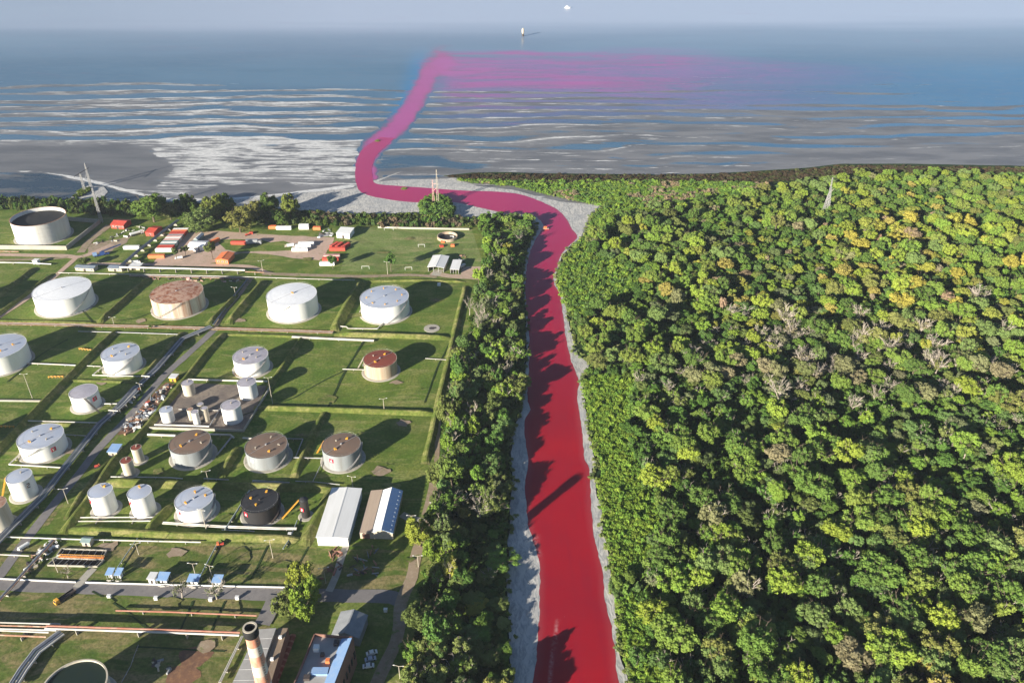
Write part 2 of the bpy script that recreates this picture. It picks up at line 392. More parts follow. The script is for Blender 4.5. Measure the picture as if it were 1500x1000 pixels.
def ngon_sheet(name, pts, z, m, kind='structure', skirt=0, jit=0, step=3.0, label=None):
    """flat sheet bounded by world points, edges resampled with a little natural wobble"""
    P3 = [Vector((p[0], p[1], 0)) for p in pts]
    out = []
    for i in range(len(P3)):
        a_, b_ = P3[i], P3[(i+1) % len(P3)]; L = (b_-a_).length
        k = max(1, min(60, int(L/step))) if jit else 1
        nrm = Vector((-(b_-a_).y, (b_-a_).x, 0)).normalized() if L > 1e-6 else Vector((0,0,0))
        for j in range(k):
            q = a_.lerp(b_, j/k)
            if jit: q = q + nrm * (float(fbm(np.array(q.x*.13+3), np.array(q.y*.13+9), 3)) - .5) * 2 * jit
            out.append(q)
    bm = bmesh.new(); vs_ = [bm.verts.new((q.x, q.y, 0)) for q in out]
    f = bm.faces.new(vs_); f.normal_update()
    if f.normal.z < 0: f.normal_flip()
    if skirt:
        lo = [bm.verts.new((q.x, q.y, -skirt)) for q in out]; n = len(out)
        for i in range(n): bm.faces.new((vs_[i], vs_[(i+1)%n], lo[(i+1)%n], lo[i]))
    bmesh.ops.triangulate(bm, faces=[f]); me = bpy.data.meshes.new(name); bm.to_mesh(me); bm.free()
    o = link(name, me, m); o.location.z = z; tag(o, kind=kind)
    if label: o['label'] = label
    return o
def gp(pts): return [G(*p) for p in pts]

# --- bay and tidal flats: a fine grid where the photograph sees it, coarse out to the horizon
rows = np.concatenate([np.arange(345, 20, -1.25), np.arange(20, -60, -4), np.arange(-60, -200, -14), [-205, -212, -217, -220]])
cols = np.concatenate([np.arange(-1500, -140, 60), np.arange(-140, 1640, 3.0), np.arange(1640, 3000, 60)])
PX, PY = np.meshgrid(cols, rows)
v_ = (PY - 500) / FPX; dy_ = math.cos(PITCH) - v_*math.sin(PITCH); dz_ = math.sin(PITCH) + v_*math.cos(PITCH); t_ = CAM_H/dz_
WX = (PX - 750)/FPX*t_; WY = dy_*t_
nr, nc = PX.shape
idx = np.arange(nr*nc).reshape(nr, nc)
F = np.stack([idx[:-1,:-1], idx[:-1,1:], idx[1:,1:], idx[1:,:-1]], -1).reshape(-1, 4)
me = mesh_np('bay', np.stack([WX, WY, np.full_like(WX, 0)], -1).reshape(-1, 3), F)
warp = (fbm(WX/260, WY/160, 3) - .5)*75 + (fbm(WX/70+9, WY/60, 2) - .5)*16
yy = WY + warp; ph = np.where(yy < 1200, (500/19)*np.log(np.clip(20 + (yy-640)*19/500, 8, None)/20), (500/19)*math.log((20+560*19/500)/20) + (yy-1200)/41)
w2 = WY + (fbm(WX/150+31, WY/110+7, 3)-.5)*70; bars = np.sin(ph*2*math.pi)*(.45 + .75*fbm(WX/190+2, WY/60+4, 2)) + .45*np.sin(w2/14.5*2*math.pi)*np.clip(fbm(WX/120+60, WY/50, 2)*2-.6, 0, 1) + (fbm(WX/300+5, WY/28+2, 3)-.5)*2.6
# how far the flat stands above the water, by distance from shore
base = np.interp(PY, [70, 105, 128, 150, 190, 230, 262, 300], [-3.5, -2.6, -.6, .15, .7, 1.1, 1.4, 1.4])
base = base + (fbm(WX/240+3, WY/90+1, 3)-.5)*1.9
base = base - .9*sstep(1000, 1450, PX)*sstep(170, 110, PY) - .5*soft_poly(PX, PY, [(505,110),(600,100),(610,240),(515,240)], 30)
lvl = base*.62 + bars*.62 - .12
lag = soft_poly(PX, PY+ (fbm(PX/30, PY/8, 3)-.5)*6, [(-150,254),(60,254),(130,265),(190,281),(240,292),(330,298),(520,300),(520,330),(-150,330)], 3)  # wet lagoon strip; tree shade goes into its dark colour as well
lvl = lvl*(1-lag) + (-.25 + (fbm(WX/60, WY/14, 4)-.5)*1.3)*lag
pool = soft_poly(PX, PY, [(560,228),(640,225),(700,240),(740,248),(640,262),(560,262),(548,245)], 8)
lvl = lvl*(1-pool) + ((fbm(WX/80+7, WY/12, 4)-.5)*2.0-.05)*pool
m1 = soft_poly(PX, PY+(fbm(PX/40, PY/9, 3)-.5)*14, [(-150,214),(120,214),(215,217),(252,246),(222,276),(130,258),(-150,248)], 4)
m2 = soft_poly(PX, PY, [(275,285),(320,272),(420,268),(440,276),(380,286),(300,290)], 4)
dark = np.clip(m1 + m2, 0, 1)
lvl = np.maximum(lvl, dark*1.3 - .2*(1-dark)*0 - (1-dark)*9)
foam = np.interp(PX, [-150, 60, 250, 520, 560, 700, 900, 1150, 1600], [.18, .25, .42, .38, .20, .24, .18, .04, .01])
foam = foam * np.interp(PY, [110, 150, 200, 240, 300], [.75, 1.0, 1.05, .9, .7])
PYw = PY + (fbm(PX/60+3, PY/14, 4)-.5)*30
fz = soft_poly(PX, PY+(fbm(PX/35, PY/8, 4)-.5)*26, [(190,222),(300,205),(530,205),(530,262),(420,265),(300,286),(232,280),(262,246),(215,222)], 8)
foam = foam + fz*(.10 + .55*(fbm(PX/42, PYw/7, 4)-.40)) - dark*1.2 - lag*.45
lvl = lvl + fz*.35
line = np.exp(-(seg_dist(PX, PY, [(-150,249),(50,250),(92,256),(130,264),(190,280),(235,291),(262,293),(330,291),(420,284),(515,272)], 1.6)/2.6)**2)
foam = foam + line*1.3; lvl = np.maximum(lvl, line*1.4-.4)
fr = np.mod(ph, 1.0); foam = foam + .42*np.exp(-((fr-.43)/.07)**2) + .16*np.exp(-((fr-.18)/.10)**2)
chan = seg_dist(PX, PY, [(540,262),(534,240),(545,216),(572,193),(590,175),(607,150),(620,125),(630,103),(645,92)])
dye_c = (1-.25*fbm(WX/30, WY/60, 3))*np.exp(-(np.maximum(0, chan + (fbm(PX/9, PY/5, 3)-.5)*7)/ np.interp(PY, [80, 110, 160, 210, 260], [17, 14, 13, 14, 12]))**np.interp(PY, [80, 110, 190], [2, 2.6, 4.5]))
plume_n = fbm(WX/220, WY/34, 5)
top = np.interp(PX, [600, 640, 700, 755, 800, 1000, 1250], [92, 80, 79, 75, 80, 80, 96])
pl = sstep(top-5, top+5, PY + (plume_n-.5)*8)*sstep(168, 100, PY + (PX-900)*.02)*sstep(632, 665, PX)*sstep(1400, 900, PX + (plume_n-.5)*260)
pl = pl*np.clip(.62 + (plume_n-.45)*2.4, .42, 1) * np.interp(PX, [640, 760, 1000, 1300], [1.0, .9, .75, .3])
pl = pl + .55*sstep(90, 110, PY)*sstep(180, 120, PY)*sstep(640, 700, PX)*sstep(1060, 820, PX)*np.clip((fbm(WX/150+3, WY/16, 4)-.42)*5, 0, 1)
dye = np.clip(dye_c + pl*np.interp(PX, [640, 720, 900, 1300], [.8, .62, .48, .4]), 0, 1)
lvl = lvl - dye_c*4*(PY < 262)
calm = .42*sstep(110, 36, PY) + .58*sstep(15, -15, PY - (41 - (PX-700)*.008) + (fbm(WX/500, WY/60, 4)-.5)*14)  # far water: pale sky reflection and haze painted in, besides the silt tone
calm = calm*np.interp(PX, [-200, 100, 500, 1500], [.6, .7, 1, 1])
blue = np.exp(-(seg_dist(PX, PY, [(585,165),(606,125),(616,92)])/16)**2)*.8 + .45*sstep(900, 1500, PX)*sstep(70, 110, PY)
veil = sstep(top-9, top+9, PY + (plume_n-.5)*26)*sstep(196, 110, PY + (fbm(WX/160, WY/40, 3)-.5)*30)*sstep(612, 665, PX)*sstep(1420, 860, PX + (plume_n-.5)*300)
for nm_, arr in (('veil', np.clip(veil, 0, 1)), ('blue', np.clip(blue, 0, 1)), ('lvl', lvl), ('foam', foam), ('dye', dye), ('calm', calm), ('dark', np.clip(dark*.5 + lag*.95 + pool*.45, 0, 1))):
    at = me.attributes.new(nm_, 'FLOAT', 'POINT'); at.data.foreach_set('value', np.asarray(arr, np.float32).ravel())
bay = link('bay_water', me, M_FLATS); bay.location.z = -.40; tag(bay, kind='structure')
tag(ngon_sheet('ground_base', [(-3000, -900), (3000, -900), (3000, 640), (-3000, 640)], -.9, M_FLOOR))

# --- banks, channel
MUD_L = [(738,1120),(750,1000),(747,940),(742.5,880),(744,835),(747,760),(750,700),(747.5,662),(749,641),(757,615),(766,595),(767,558),(771,520),(771,470),(767,430),(767,400),(771,372),(779,350),(788,335),(775,318),(745,319),(700,316),(660,318),(610,311),(570,313),(520,312),(430,312),(300,314),(300,296),(380,288),(450,281),(515,276)]
MUD_R = [(590,250),(560,262),(553,266),(600,262),(640,262),(665,260),(700,272),(750,277),(790,288),(820,295),(880,300),(864,313),(858,330),(852,346),(835,360),(824,374),(818,392),(814,402),(816,418),(824,432),(829,450),(832,470),(838,492),(846,520),(862,532),(864,540),(850,552),(855,580),(860,610),(868,662),(876,678),(867,686),(872,714),(880,740),(882,775),(892,812),(894,845),(901,880),(903,934),(913,970),(921,1000),(945,1130)]
ngon_sheet('mud_bank', gp(MUD_L + MUD_R), -.34, M_MUD, jit=1.3)
RL = gp(RIV_L); RR = gp(RIV_R)
RL.insert(0, G(772, 1130)); RR.insert(0, G(930, 1130))
RLs, RRs = resample(RL, 3), resample(RR, 3)
poly = RLs + RRs[::-1]
# channel water as a gridded strip so that tint attributes can vary across it
even = sheet_between(None, None, None, 0, 0, None)
NS = 420
# match stations by nearest progress: pair control points one to one is not possible, so pair by y-parameter along centre
ka = [0, len(RL)-1]
def split_at(line, q):
    return min(range(len(line)), key=lambda i: (line[i]-q).length)
cutsL = [0] + [split_at(RLs, G(*q)) for q in [(791,850),(768,628),(771.5,456),(791,340.5),(745,312.7),(585,294),(520.4,262)]] + [len(RLs)-1]
cutsR = [0] + [split_at(RRs, G(*q)) for q in [(882,835),(851.5,625),(825,467),(837.5,335),(755,283),(585,272),(545,250)]] + [len(RRs)-1]
LL, RR2 = [], []
for i in range(len(cutsL)-1):
    n = 50; a_ = even(RLs[cutsL[i]:cutsL[i+1]+1], n); b_ = even(RRs[cutsR[i]:cutsR[i+1]+1], n)
    if i: a_, b_ = a_[1:], b_[1:]
    LL += a_; RR2 += b_
nx = 26; V = []; edge = []; far = []; scum = []
for l, r in zip(LL, RR2):
    for j in range(nx):
        t = j/(nx-1); q = l.lerp(r, t)
        if j in (0, nx-1): q = q + Vector(((float(fbm(np.array(q.x*.3), np.array(q.y*.3), 2))-.5)*1.2, 0, 0))
        x, y = P(q.x, q.y); V.append((q.x, q.y, 0))
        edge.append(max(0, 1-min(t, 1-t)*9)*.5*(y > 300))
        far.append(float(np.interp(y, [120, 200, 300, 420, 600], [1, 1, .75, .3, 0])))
        scum.append(float(np.exp(-((x - (805 + (1000-y)*.12))/2.2)**2)*(y > 905) + np.exp(-((x-(783+(y-780)*.12))/5)**2)*(784 < y < 812)))
n = len(LL); idx = np.arange(n*nx).reshape(n, nx)
F = np.stack([idx[:-1,:-1], idx[:-1,1:], idx[1:,1:], idx[1:,:-1]], -1).reshape(-1, 4)
me = mesh_np('channel', V, F)
for nm_, arr in (('edge', edge), ('far', far), ('scum', scum)):
    at = me.attributes.new(nm_, 'FLOAT', 'POINT'); at.data.foreach_set('value', np.asarray(arr, np.float32))
o = link('red_river_water', me, M_RIVER); o.location.z = -.31; tag(o, kind='structure', label='crimson dyed water of the channel')

LAND_L = [(735,1130),(747,1000),(744,940),(739.5,880),(741,835),(744,760),(748,700),(744.5,662),(746,641),(754,615),(763,595),(765,558),(769,520),(769,470),(765,430),(765,400),(769,372),(777,350),(785,335),(774,321),(745,321),(700,319),(660,321),(610,314),(570,315),(520,315),(470,311),(430,309),(300,304),(250,303),(180,299),(100,296),(0,294)]
lw = gp(LAND_L); lw = lw + [Vector((-700, lw[-1].y+8, 0)), Vector((-3000, 760, 0)), Vector((-3000, -900, 0)), Vector((-2, -900, 0))]
ngon_sheet('land_ground', lw, -.02, M_GRASS, skirt=.6)
LAND_R = [(948,1130),(924,1000),(916,970),(906,934),(904,880),(897,845),(895,812),(885,775),(883,740),(875,714),(870,686),(879,678),(871,662),(863,610),(858,580),(853,552),(866,540),(862,530),(848,520),(841,492),(835,470),(832,450),(827,432),(819,418),(817,402),(821,392),(827,374),(838,360),(855,347),(861,330),(867,313),(884,302),(860,297),(800,284),(750,272),(705,267),(690,262),(650,257),(690,253),(740,252),(800,254),(900,255),(960,256),(1050,254),(1180,246),(1230,240),(1330,240),(1500,243),(1700,246)]
rw = gp(LAND_R); rw = rw + [Vector((3000, 800, 0)), Vector((3000, -900, 0)), Vector((40, -900, 0))]
ngon_sheet('forest_ground', rw, -.015, M_FLOOR, skirt=.6, jit=.6)
# small spit under the portal pylon
ngon_sheet('mud_spit', gp([(98,294),(112,283),(128,272),(152,273),(158,281),(150,290),(190,292),(190,300),(98,300)]), -.05, M_MUD, skirt=.4, jit=.6)

# --- fields, yards, tracks, roads: thin sheets one above the other
zc = [0.0]
def up():
    zc[0] += .006; return zc[0]
ngon_sheet('rough_grass_ground', gp([(-60,796),(200,799),(440,803),(500,803),(590,806),(598,850),(575,868),(470,862),(250,852),(-60,845)]), up(), M_ROUGH, jit=1.5)
ngon_sheet('rough_grass_ground', gp([(-60,863),(250,875),(395,880),(400,960),(380,1060),(-60,1060)]), up(), M_ROUGH, jit=1.0)
ngon_sheet('rough_grass_ground', gp([(232,552),(250,556),(214,604),(176,636),(120,700),(70,770),(48,780),(90,738),(150,664),(200,607)]), up(), M_ROUGH, jit=1.0)
ngon_sheet('playing_field', gp([(519,333),(690,334),(706,380),(700,398),(498,398)]), up(), M_FIELD, jit=.8)
ngon_sheet('yard_ground', gp([(268,342),(318,338),(352,341),(400,344),(490,348),(486,360),(476,372),(468,381),(430,378),(392,372),(352,370),(318,384),(286,390),(222,388),(232,376),(256,372),(262,356)]), up(), M_DIRT, jit=1.2)
ngon_sheet('yard_lawn', gp([(318,352),(345,350),(384,352),(396,355),(415,353),(430,357),(428,367),(405,368),(380,368),(350,369),(330,366)]), up(), M_GRASS, jit=1.2)
ngon_sheet('parking_ground', gp([(676,390),(712,391),(706,410),(655,407),(628,402),(636,397),(660,402),(676,402)]), up(), M_DIRT, jit=.8)
ngon_sheet('shed_apron', gp([(636,395),(650,395),(644,404),(631,404)]), up(), M_CONC)
ngon_sheet('work_ground', gp([(128,358),(176,350),(196,340),(186,356),(168,364),(160,372),(128,372)]), up(), M_TRACK, jit=1.5)
ngon_sheet('gravel_pad', gp([(268,561),(392,565),(357,631),(221,627),(246,594)]), up(), M_PAD, jit=.3)
ngon_sheet('scrap_ground', gp([(243,560),(256,562),(236,590),(218,612),(196,634),(172,637),(184,615),(205,595),(225,575)]), up(), M_SCRAP_G, jit=1.2)
for i, (x, y, rx) in enumerate([(285, 962, 17), (266, 990, 17), (105, 755, 9), (237, 575, 9)]):
    c = G(x, y); ngon_sheet('bare_ground', [(c.x + rx*.38*math.cos(t)*(1+.2*math.sin(3*t+i)), c.y + rx*.3*math.sin(t)) for t in np.linspace(0, 2*math.pi, 14, endpoint=False)], up(), M_SCRAP_G, jit=.6)
def strip(name, pts, width, m, label=None, z=None, smooth=True, jit=.25):
    W = gp(pts); W = resample(W, 3.0) if smooth else W
    V = []; F = []
    for i, q in enumerate(W):
        d = (W[min(i+1, len(W)-1)] - W[max(i-1, 0)]).normalized(); nn = Vector((-d.y, d.x, 0))
        wd = width if not isinstance(width, (list, tuple)) else width[0]+(width[1]-width[0])*i/(len(W)-1)
        j1 = (float(vnoise(np.array(i*.5), np.array(zc[0]*900)))-.5)*2*jit; j2 = (float(vnoise(np.array(i*.5+40), np.array(zc[0]*900)))-.5)*2*jit
        V += [tuple(q + nn*(wd/2+j1)), tuple(q - nn*(wd/2+j2))]
        if i: F.append((2*i-2, 2*i-1, 2*i+1, 2*i))
    me = bpy.data.meshes.new(name); me.from_pydata(V, [], F); me.update()
    o = link(name, me, m); o.location.z = up() if z is None else z; tag(o, kind='structure')
    if label: o['label'] = label
    return o
strip('main_road', [(-60,852),(0,855),(120,860),(250,865),(400,870),(440,872),(500,872),(575,874),(590,880)], 7.0, M_ASPH)
strip('tank_farm_road', [(313,484),(275,519),(237,554),(192,607),(145,656),(113,697),(80,737),(40,788),(3,838),(-15,862)], 4.6, M_ASPH)
strip('perimeter_road', [(640,690),(632,732),(624,760),(613,800),(603,845),(593,868),(586,890),(585,915),(578,945),(563,975),(548,1010),(520,1080)], 5.2, M_TRACK)
strip('perimeter_track', [(664,494),(655,540),(645,590),(641,640),(640,690)], 2.6, M_TRACK)
strip('shed_path', [(508,796),(499,820),(492,845),(482,866)], 3.2, M_CONC)
strip('shed_path', [(588,753),(600,759),(622,764)], 4, M_CONC)
strip('kiosk_path', [(137,832),(124,846),(112,860)], 3.5, M_CONC)
strip('yard_road', [(-60,372),(0,373),(60,374.5),(96,375),(114,377),(135,371),(165,358)], 5.5, M_DIRT)
strip('yard_road', [(118,370),(132,352),(150,338),(160,330)], 6, M_TRACK)
strip('yard_road', [(128,386.5),(200,387.5),(300,388.5),(350,389.5),(372,392),(388,399),(400,402)], 4.6, M_DIRT)
strip('yard_road', [(385,401),(450,403),(530,405),(600,403),(640,406)], 4.2, M_TRACK)
strip('berm_track', [(112,377),(100,388),(84,402),(60,422),(30,444),(0,463),(-40,490)], 4.2, M_DIRT)
strip('service_track', [(100,376),(80,379),(0,381),(-60,380)], 3, M_TRACK)
strip('service_track', [(368,408),(352,430),(330,456),(316,478)], 3.0, M_TRACK)
strip('drain_ditch', [(533,500),(505,545),(492,572),(478,602)], 1.3, M_FLOOR)
strip('drain_ditch', [(506,542),(470,560),(430,583)], .9, M_FLOOR)
for dl in ([(392,799),(380,824),(368,848)],[(452,800),(440,822),(433,838)],[(135,866),(180,892),(215,920)],[(283,880),(272,905),(262,928)],[(330,880),(318,905),(308,928)],[(200,947),(260,950),(330,954)],[(150,452),(118,448),(136,472)],[(222,458),(200,466),(170,470)],[(430,583),(380,600),(345,612)],[(660,500),(640,540),(622,590)],[(10,560),(60,520),(100,497)]):
    strip('drain_ditch', dl, .8, M_FLOOR, jit=.2)
rb = random.Random(5)
for x, y, rx in [(70,470,5),(205,470,4),(350,470,5),(520,462,6),(640,440,5),(150,560,4),(350,548,4),(480,585,6),(580,560,5),(100,660,4),(232,690,4),(440,640,4),(560,690,6),(590,620,5),(330,760,4),(160,800,5),(260,810,6),(350,815,7),(410,830,6),(150,880,6),(250,885,6),(340,890,5),(60,955,7),(300,945,5),(600,820,3),(450,380,5),(560,370,6),(600,350,5),(640,375,4),(235,345,5)]:
    c = G(x, y); ph_ = rb.uniform(0, 6)
    ngon_sheet('worn_soil_ground', [(c.x + rx*rb.uniform(.5,1.1)*math.cos(t), c.y + rx*.8*rb.uniform(.4,1.1)*math.sin(t)) for t in np.linspace(ph_, ph_+2*math.pi, 11, endpoint=False)], up(), M_ROUGH if rb.random() < .55 else M_TRACK, jit=.8)
strip('side_road', [(405,872),(398,888),(390,905),(384,915)], 6.5, M_ASPH)

# --- earth banks round every tank
def berm(pts, h=2.1, wb=7.0, wt=1.6, m=None, name='earth_bank'):
    W = gp(pts); W2 = []
    for a_, b_ in zip(W[:-1], W[1:]):
        k = max(1, int((b_-a_).length/4))
        W2 += [a_.lerp(b_, j/k) for j in range(k)]
    W2.append(W[-1]); V = []; F = []
    for i, q in enumerate(W2):
        d = (W2[min(i+1, len(W2)-1)] - W2[max(i-1, 0)]).normalized(); nn = Vector((-d.y, d.x, 0))
        r = float(vnoise(np.array(q.x*.21), np.array(q.y*.21)))-.5; r2 = float(vnoise(np.array(q.x*.3+50), np.array(q.y*.3)))-.5
        hh = h*(1+.14*r) * (min(1, i/2+.15) if i < 2 else 1) * (min(1, (len(W2)-1-i)/2+.15) if i > len(W2)-3 else 1)
        c = q + nn*r2*.3
        for s, z in ((-wb/2*(1+.15*r2), -.1), (-wb/4-.1, hh*.58), (-wt/2, hh), (wt/2, hh), (wb/4+.1, hh*.58), (wb/2*(1+.15*r), -.1)):
            V.append(tuple(c + nn*s + Vector((0, 0, z))))
        if i:
            for j in range(5): F.append((6*i-6+j, 6*i+j, 6*i+j+1, 6*i-5+j))
    me = bpy.data.meshes.new(name); me.from_pydata(V, [], F); me.update()
    return tag(link(name, me, m or M_BERM, smooth=False), kind='structure')
for pts, h in [
    ([(218,407),(182,440),(144,474)], 2.6), ([(347,432),(325,455),(303,477)], 2.2), ([(388,411),(360,443),(333,476)], 3.0),
    ([(531,412),(508,450),(489,486)], 3.4), ([(79,401),(40,430),(-5,463),(-60,505)], 2.0), ([(52,392),(28,411),(0,432),(-40,462)], 2.2),
    ([(171,484),(134,519),(97,556),(50,604),(0,655),(-40,695)], 2.4), ([(268,487),(240,519),(212,552),(190,578)], 2.4),
    ([(329,488),(300,520),(272,556),(247,586),(222,618),(198,645),(168,674),(150,700),(128,735),(90,783)], 2.2),
    ([(445,491),(424,523),(402,556),(392,570)], 1.8), ([(683,419),(674,455),(665,493),(655,540),(643,590),(633,640),(622,680)], 2.0),
    ([(349,655),(335,678),(322,703)], 2.2), ([(478,602),(468,618),(450,655),(430,700)], 2.0), ([(260,732),(230,762),(206,789)], 2.4),
    ([(491,713),(470,752),(443,800)], 3.0), ([(145,474),(60,472),(-60,470)], 1.2), ([(490,490),(560,492),(620,494),(665,496)], 2.2),
    ([(330,490),(400,492),(445,494)], 1.0), ([(372,597),(430,599),(500,601),(580,604),(640,606)], 1.9),
    ([(152,706),(240,709),(320,712),(420,714),(489,716)], 2.6), ([(100,775),(170,779),(260,785),(360,787),(443,790)], 2.2),
    ([(97,557),(150,559),(205,560)], .9), ([(44,621),(100,622),(148,624)], 1.2), ([(0,702),(50,700),(88,696)], 1.0),
    ([(535,413),(600,411),(682,413)], 1.2),    ([(162,672),(140,697),(120,722),(96,762)], 1.2),
]: berm(pts, h*.98, wb=2.1*h+1.0, wt=.9)

# --- concrete walls
def wall_run(name, pts, h, t, m, label, cat='wall', px=True, z0=-.05):
    W = gp(pts) if px else [Vector(p) for p in pts]
    b = MB()
    for a_, c_ in zip(W[:-1], W[1:]):
        d = (c_-a_).normalized(); nn = Vector((-d.y, d.x, 0))*t/2; a2 = a_-d*t/2; c2 = c_+d*t/2
        b.hexa([v + Vector((0,0,z0)) for v in (a2-nn, c2-nn, c2+nn, a2+nn)], [v + Vector((0,0,h)) for v in (a2-nn, c2-nn, c2+nn, a2+nn)])
    o = b.build(name, m); return tag(o, label, cat)
wall_run('containment_wall', [(-80,364),(98,366),(147,327),(100,323)], 3.4, .6, M['concrete'], 'tan concrete containment wall around the open-topped tank by the bay')
wall_run('concrete_wall', [(220,628),(357,632),(396,568)], 1.4, .5, M['concrete'], 'low concrete wall closing the gravel pad of the small tanks')
wall_run('concrete_wall', [(0,848),(111,853)], .7, .3, M['shell_white'], 'low white wall on the upper side of the main road by the basins', cat='wall')
wall_run('concrete_wall', [(126,853.5),(250,857),(435,861)], .7, .3, M['shell_white'], 'long low white wall on the upper side of the main road behind the blue kiosks', cat='wall')
wall_run('concrete_wall', [(554,334),(600,335.5),(687,337)], 1.6, .4, M['concrete'], 'pale perimeter wall along the top of the playing field')
wall_run('concrete_wall', [(-20,587),(61,588)], .9, .8, M['concrete'], 'short tan wall across the grass cell at the edge of the tank farm')

# ------------------------------------------------------------------ storage tanks
def px_base(cx, cy, s):
    return G(cx + s*(750-cx)/(2450-cy), cy+s)
def tank_dims(cx, cy, wpx, s):
    b = px_base(cx, cy, s)
    H = min(np.linspace(2, 34, 321), key=lambda h: abs(P(b.x, b.y, h)[1]-cy))
    r = wpx*(b.y*math.cos(PITCH) + (CAM_H-H)*math.sin(PITCH))/FPX
    return b, float(H), r
_vent = {}
def vent_mesh(m):
    if m.name not in _vent:
        b = MB(); b.tube((0,0,0), (0,0,.9), .32, 8); b.tube((0,0,.9), (0,0,1.15), .62, 8); b.cbox((.75,0,.35), (.5,.3,.7))
        me = b.mesh('roof_vent'); me.materials.append(m); _vent[m.name] = me
    return _vent[m.name]
SGN = {'2': [(-.5,.9,.5,.9),(.5,.9,.5,.1),(.5,.1,-.5,-.1),(-.5,-.1,-.5,-.9),(-.5,-.9,.5,-.9)],
       'A': [(-.6,-.9,0,.9),(0,.9,.6,-.9),(-.35,-.2,.35,-.2)],
       'R': [(-.5,-.9,-.5,.9),(-.5,.9,.4,.9),(.4,.9,.4,.1),(.4,.1,-.5,.1),(-.1,.1,.5,-.9)]}
def tank(cx, cy, wpx, s, shell, roof, label, vents=(), name='storage_tank', sign=None, stair=None, open_top=False, ring='concrete',
         bright_rim=False, cat='storage tank', group='storage tanks of the tank farm', extra=None, ladder=None, dome=False):
    b0, H, r = tank_dims(cx, cy, wpx, s)
    t = thing(name, label, cat, (b0.x, b0.y, 0), 0, group)
    n = 56 if r > 8 else 28
    b = MB(); b.lathe([(r, -.1), (r, H*.25), (r, H*.5), (r, H*.75), (r, H)], n)
    if open_top:
        b.lathe([(r, H), (r-.25, H), (r-.25, H*(.93 if open_top == 'green' else .82))], n); b.disc(r-.25, H*(.93 if open_top == 'green' else .82), n)
    sh = b.build('shell', M[shell], t, smooth=False)
    for p_ in sh.data.polygons: p_.use_smooth = len(p_.vertices) == 4
    if open_top:
        d = MB(); d.disc(r-.27, H*(.93 if open_top == 'green' else .82)+.05, n); d.build('floating_roof', M['black' if open_top == 'dark' else 'lagoon'], t)  # in the dark tank the black disc carries the shade inside
        d = MB(); d.lathe([(r+.02, H), (r+.3, H), (r+.3, H+.15), (r-.27, H+.15), (r-.27, H)], n); d.build('rim', M['roof_rust' if open_top != 'green' else 'plaster'], t)
        for k in range(0, n, 4):
            a1 = 2*math.pi*k/n
        w_ = MB()
        for k in range(4):
            w_.lathe([(r+.0, H*(.2+.2*k)), (r+.13, H*(.2+.2*k)), (r+.13, H*(.2+.2*k)+.15), (r, H*(.2+.2*k)+.15)], n)
        w_.build('wind_girder', M[shell], t)
    else:
        d = MB(); rise = .045*r if not dome else .5*r
        prof = [(r+.06, H+.02), (r*.66, H+.02+rise*.45), (r*.33, H+.02+rise*.8), (.05, H+.02+rise)] if not dome else [(r+.02, H), (r*.85, H+rise*.5), (r*.5, H+rise*.85), (.05, H+rise)]
        d.lathe(prof, n); d.build('roof', M[roof], t, smooth=dome)
        d = MB(); d.lathe([(r+.0, H-.18), (r+.14, H-.18), (r+.14, H+.14), (r-.05, H+.14)], n); d.build('rim', M['shell_white' if bright_rim else shell], t)
    if ring:
        d = MB(); d.lathe([(r, .0), (r, .22), (r+1.3, .18), (r+1.9, -.05)], n); d.build('base_ring', M[ring], t)
    # handrail round the edge and a spiral or leaning stair
    if r > 8 and not open_top:
        d = MB()
        for k in range(0, n):
            a1 = 2*math.pi*k/n; a2 = 2*math.pi*(k+1)/n
            p1 = (r*math.cos(a1), r*math.sin(a1), H+1.1); p2 = (r*math.cos(a2), r*math.sin(a2), H+1.1)
            if k % 4 == 0: d.tube((p1[0], p1[1], H), p1, .035, 3, caps=False)
            d.tube(p1, p2, .03, 3, caps=False)
        d.build('handrail', M['steel'], t)
        a0 = R(stair if stair is not None else -70); d = MB(); span = H/(r*.62)
        ns = 26
        for k in range(ns):
            a1 = a0 + span*k/ns; z = H*k/ns
            c = Vector((math.cos(a1), math.sin(a1), 0)); tt = Vector((-c.y, c.x, 0)); w2 = .45
            p = c*(r+.05)
            d.hexa([tuple(p-tt*w2+Vector((0,0,z))), tuple(p+tt*w2+Vector((0,0,z))), tuple(p+tt*w2+c*.8+Vector((0,0,z))), tuple(p-tt*w2+c*.8+Vector((0,0,z)))],
                   [tuple(p-tt*w2+Vector((0,0,z+.12))), tuple(p+tt*w2+Vector((0,0,z+.12))), tuple(p+tt*w2+c*.8+Vector((0,0,z+.12))), tuple(p-tt*w2+c*.8+Vector((0,0,z+.12)))])
            if k < ns-1:
                a2 = a0+span*(k+1)/ns; z2 = H*(k+1)/ns; q = Vector((math.cos(a2), math.sin(a2), 0))*(r+.85)
                d.tube(tuple(c*(r+.85)+Vector((0,0,z+1.1))), tuple(q+Vector((0,0,z2+1.1))), .045, 3, caps=False)
        d.build('stairway', M['steel' if shell != 'shell_black' else 'dark'], t)
        # centre seam cover and radial joints of the roof
        d = MB(); rz = H+.05+.045*r
        d.tube((0,0,rz-.1), (0,0,rz+.5), .5, 8)
        a1 = R(48); d.tube((0,0,rz+.02), (r*math.cos(a1)*.98, r*math.sin(a1)*.98, H+.12), .12, 4); d.tube((0,0,rz+.02), (-r*math.cos(a1)*.98, -r*math.sin(a1)*.98, H+.12), .12, 4)
        d.build('roof_walkway', M['pipe_grey' if roof not in ('roof_black',) else 'dark'], t)
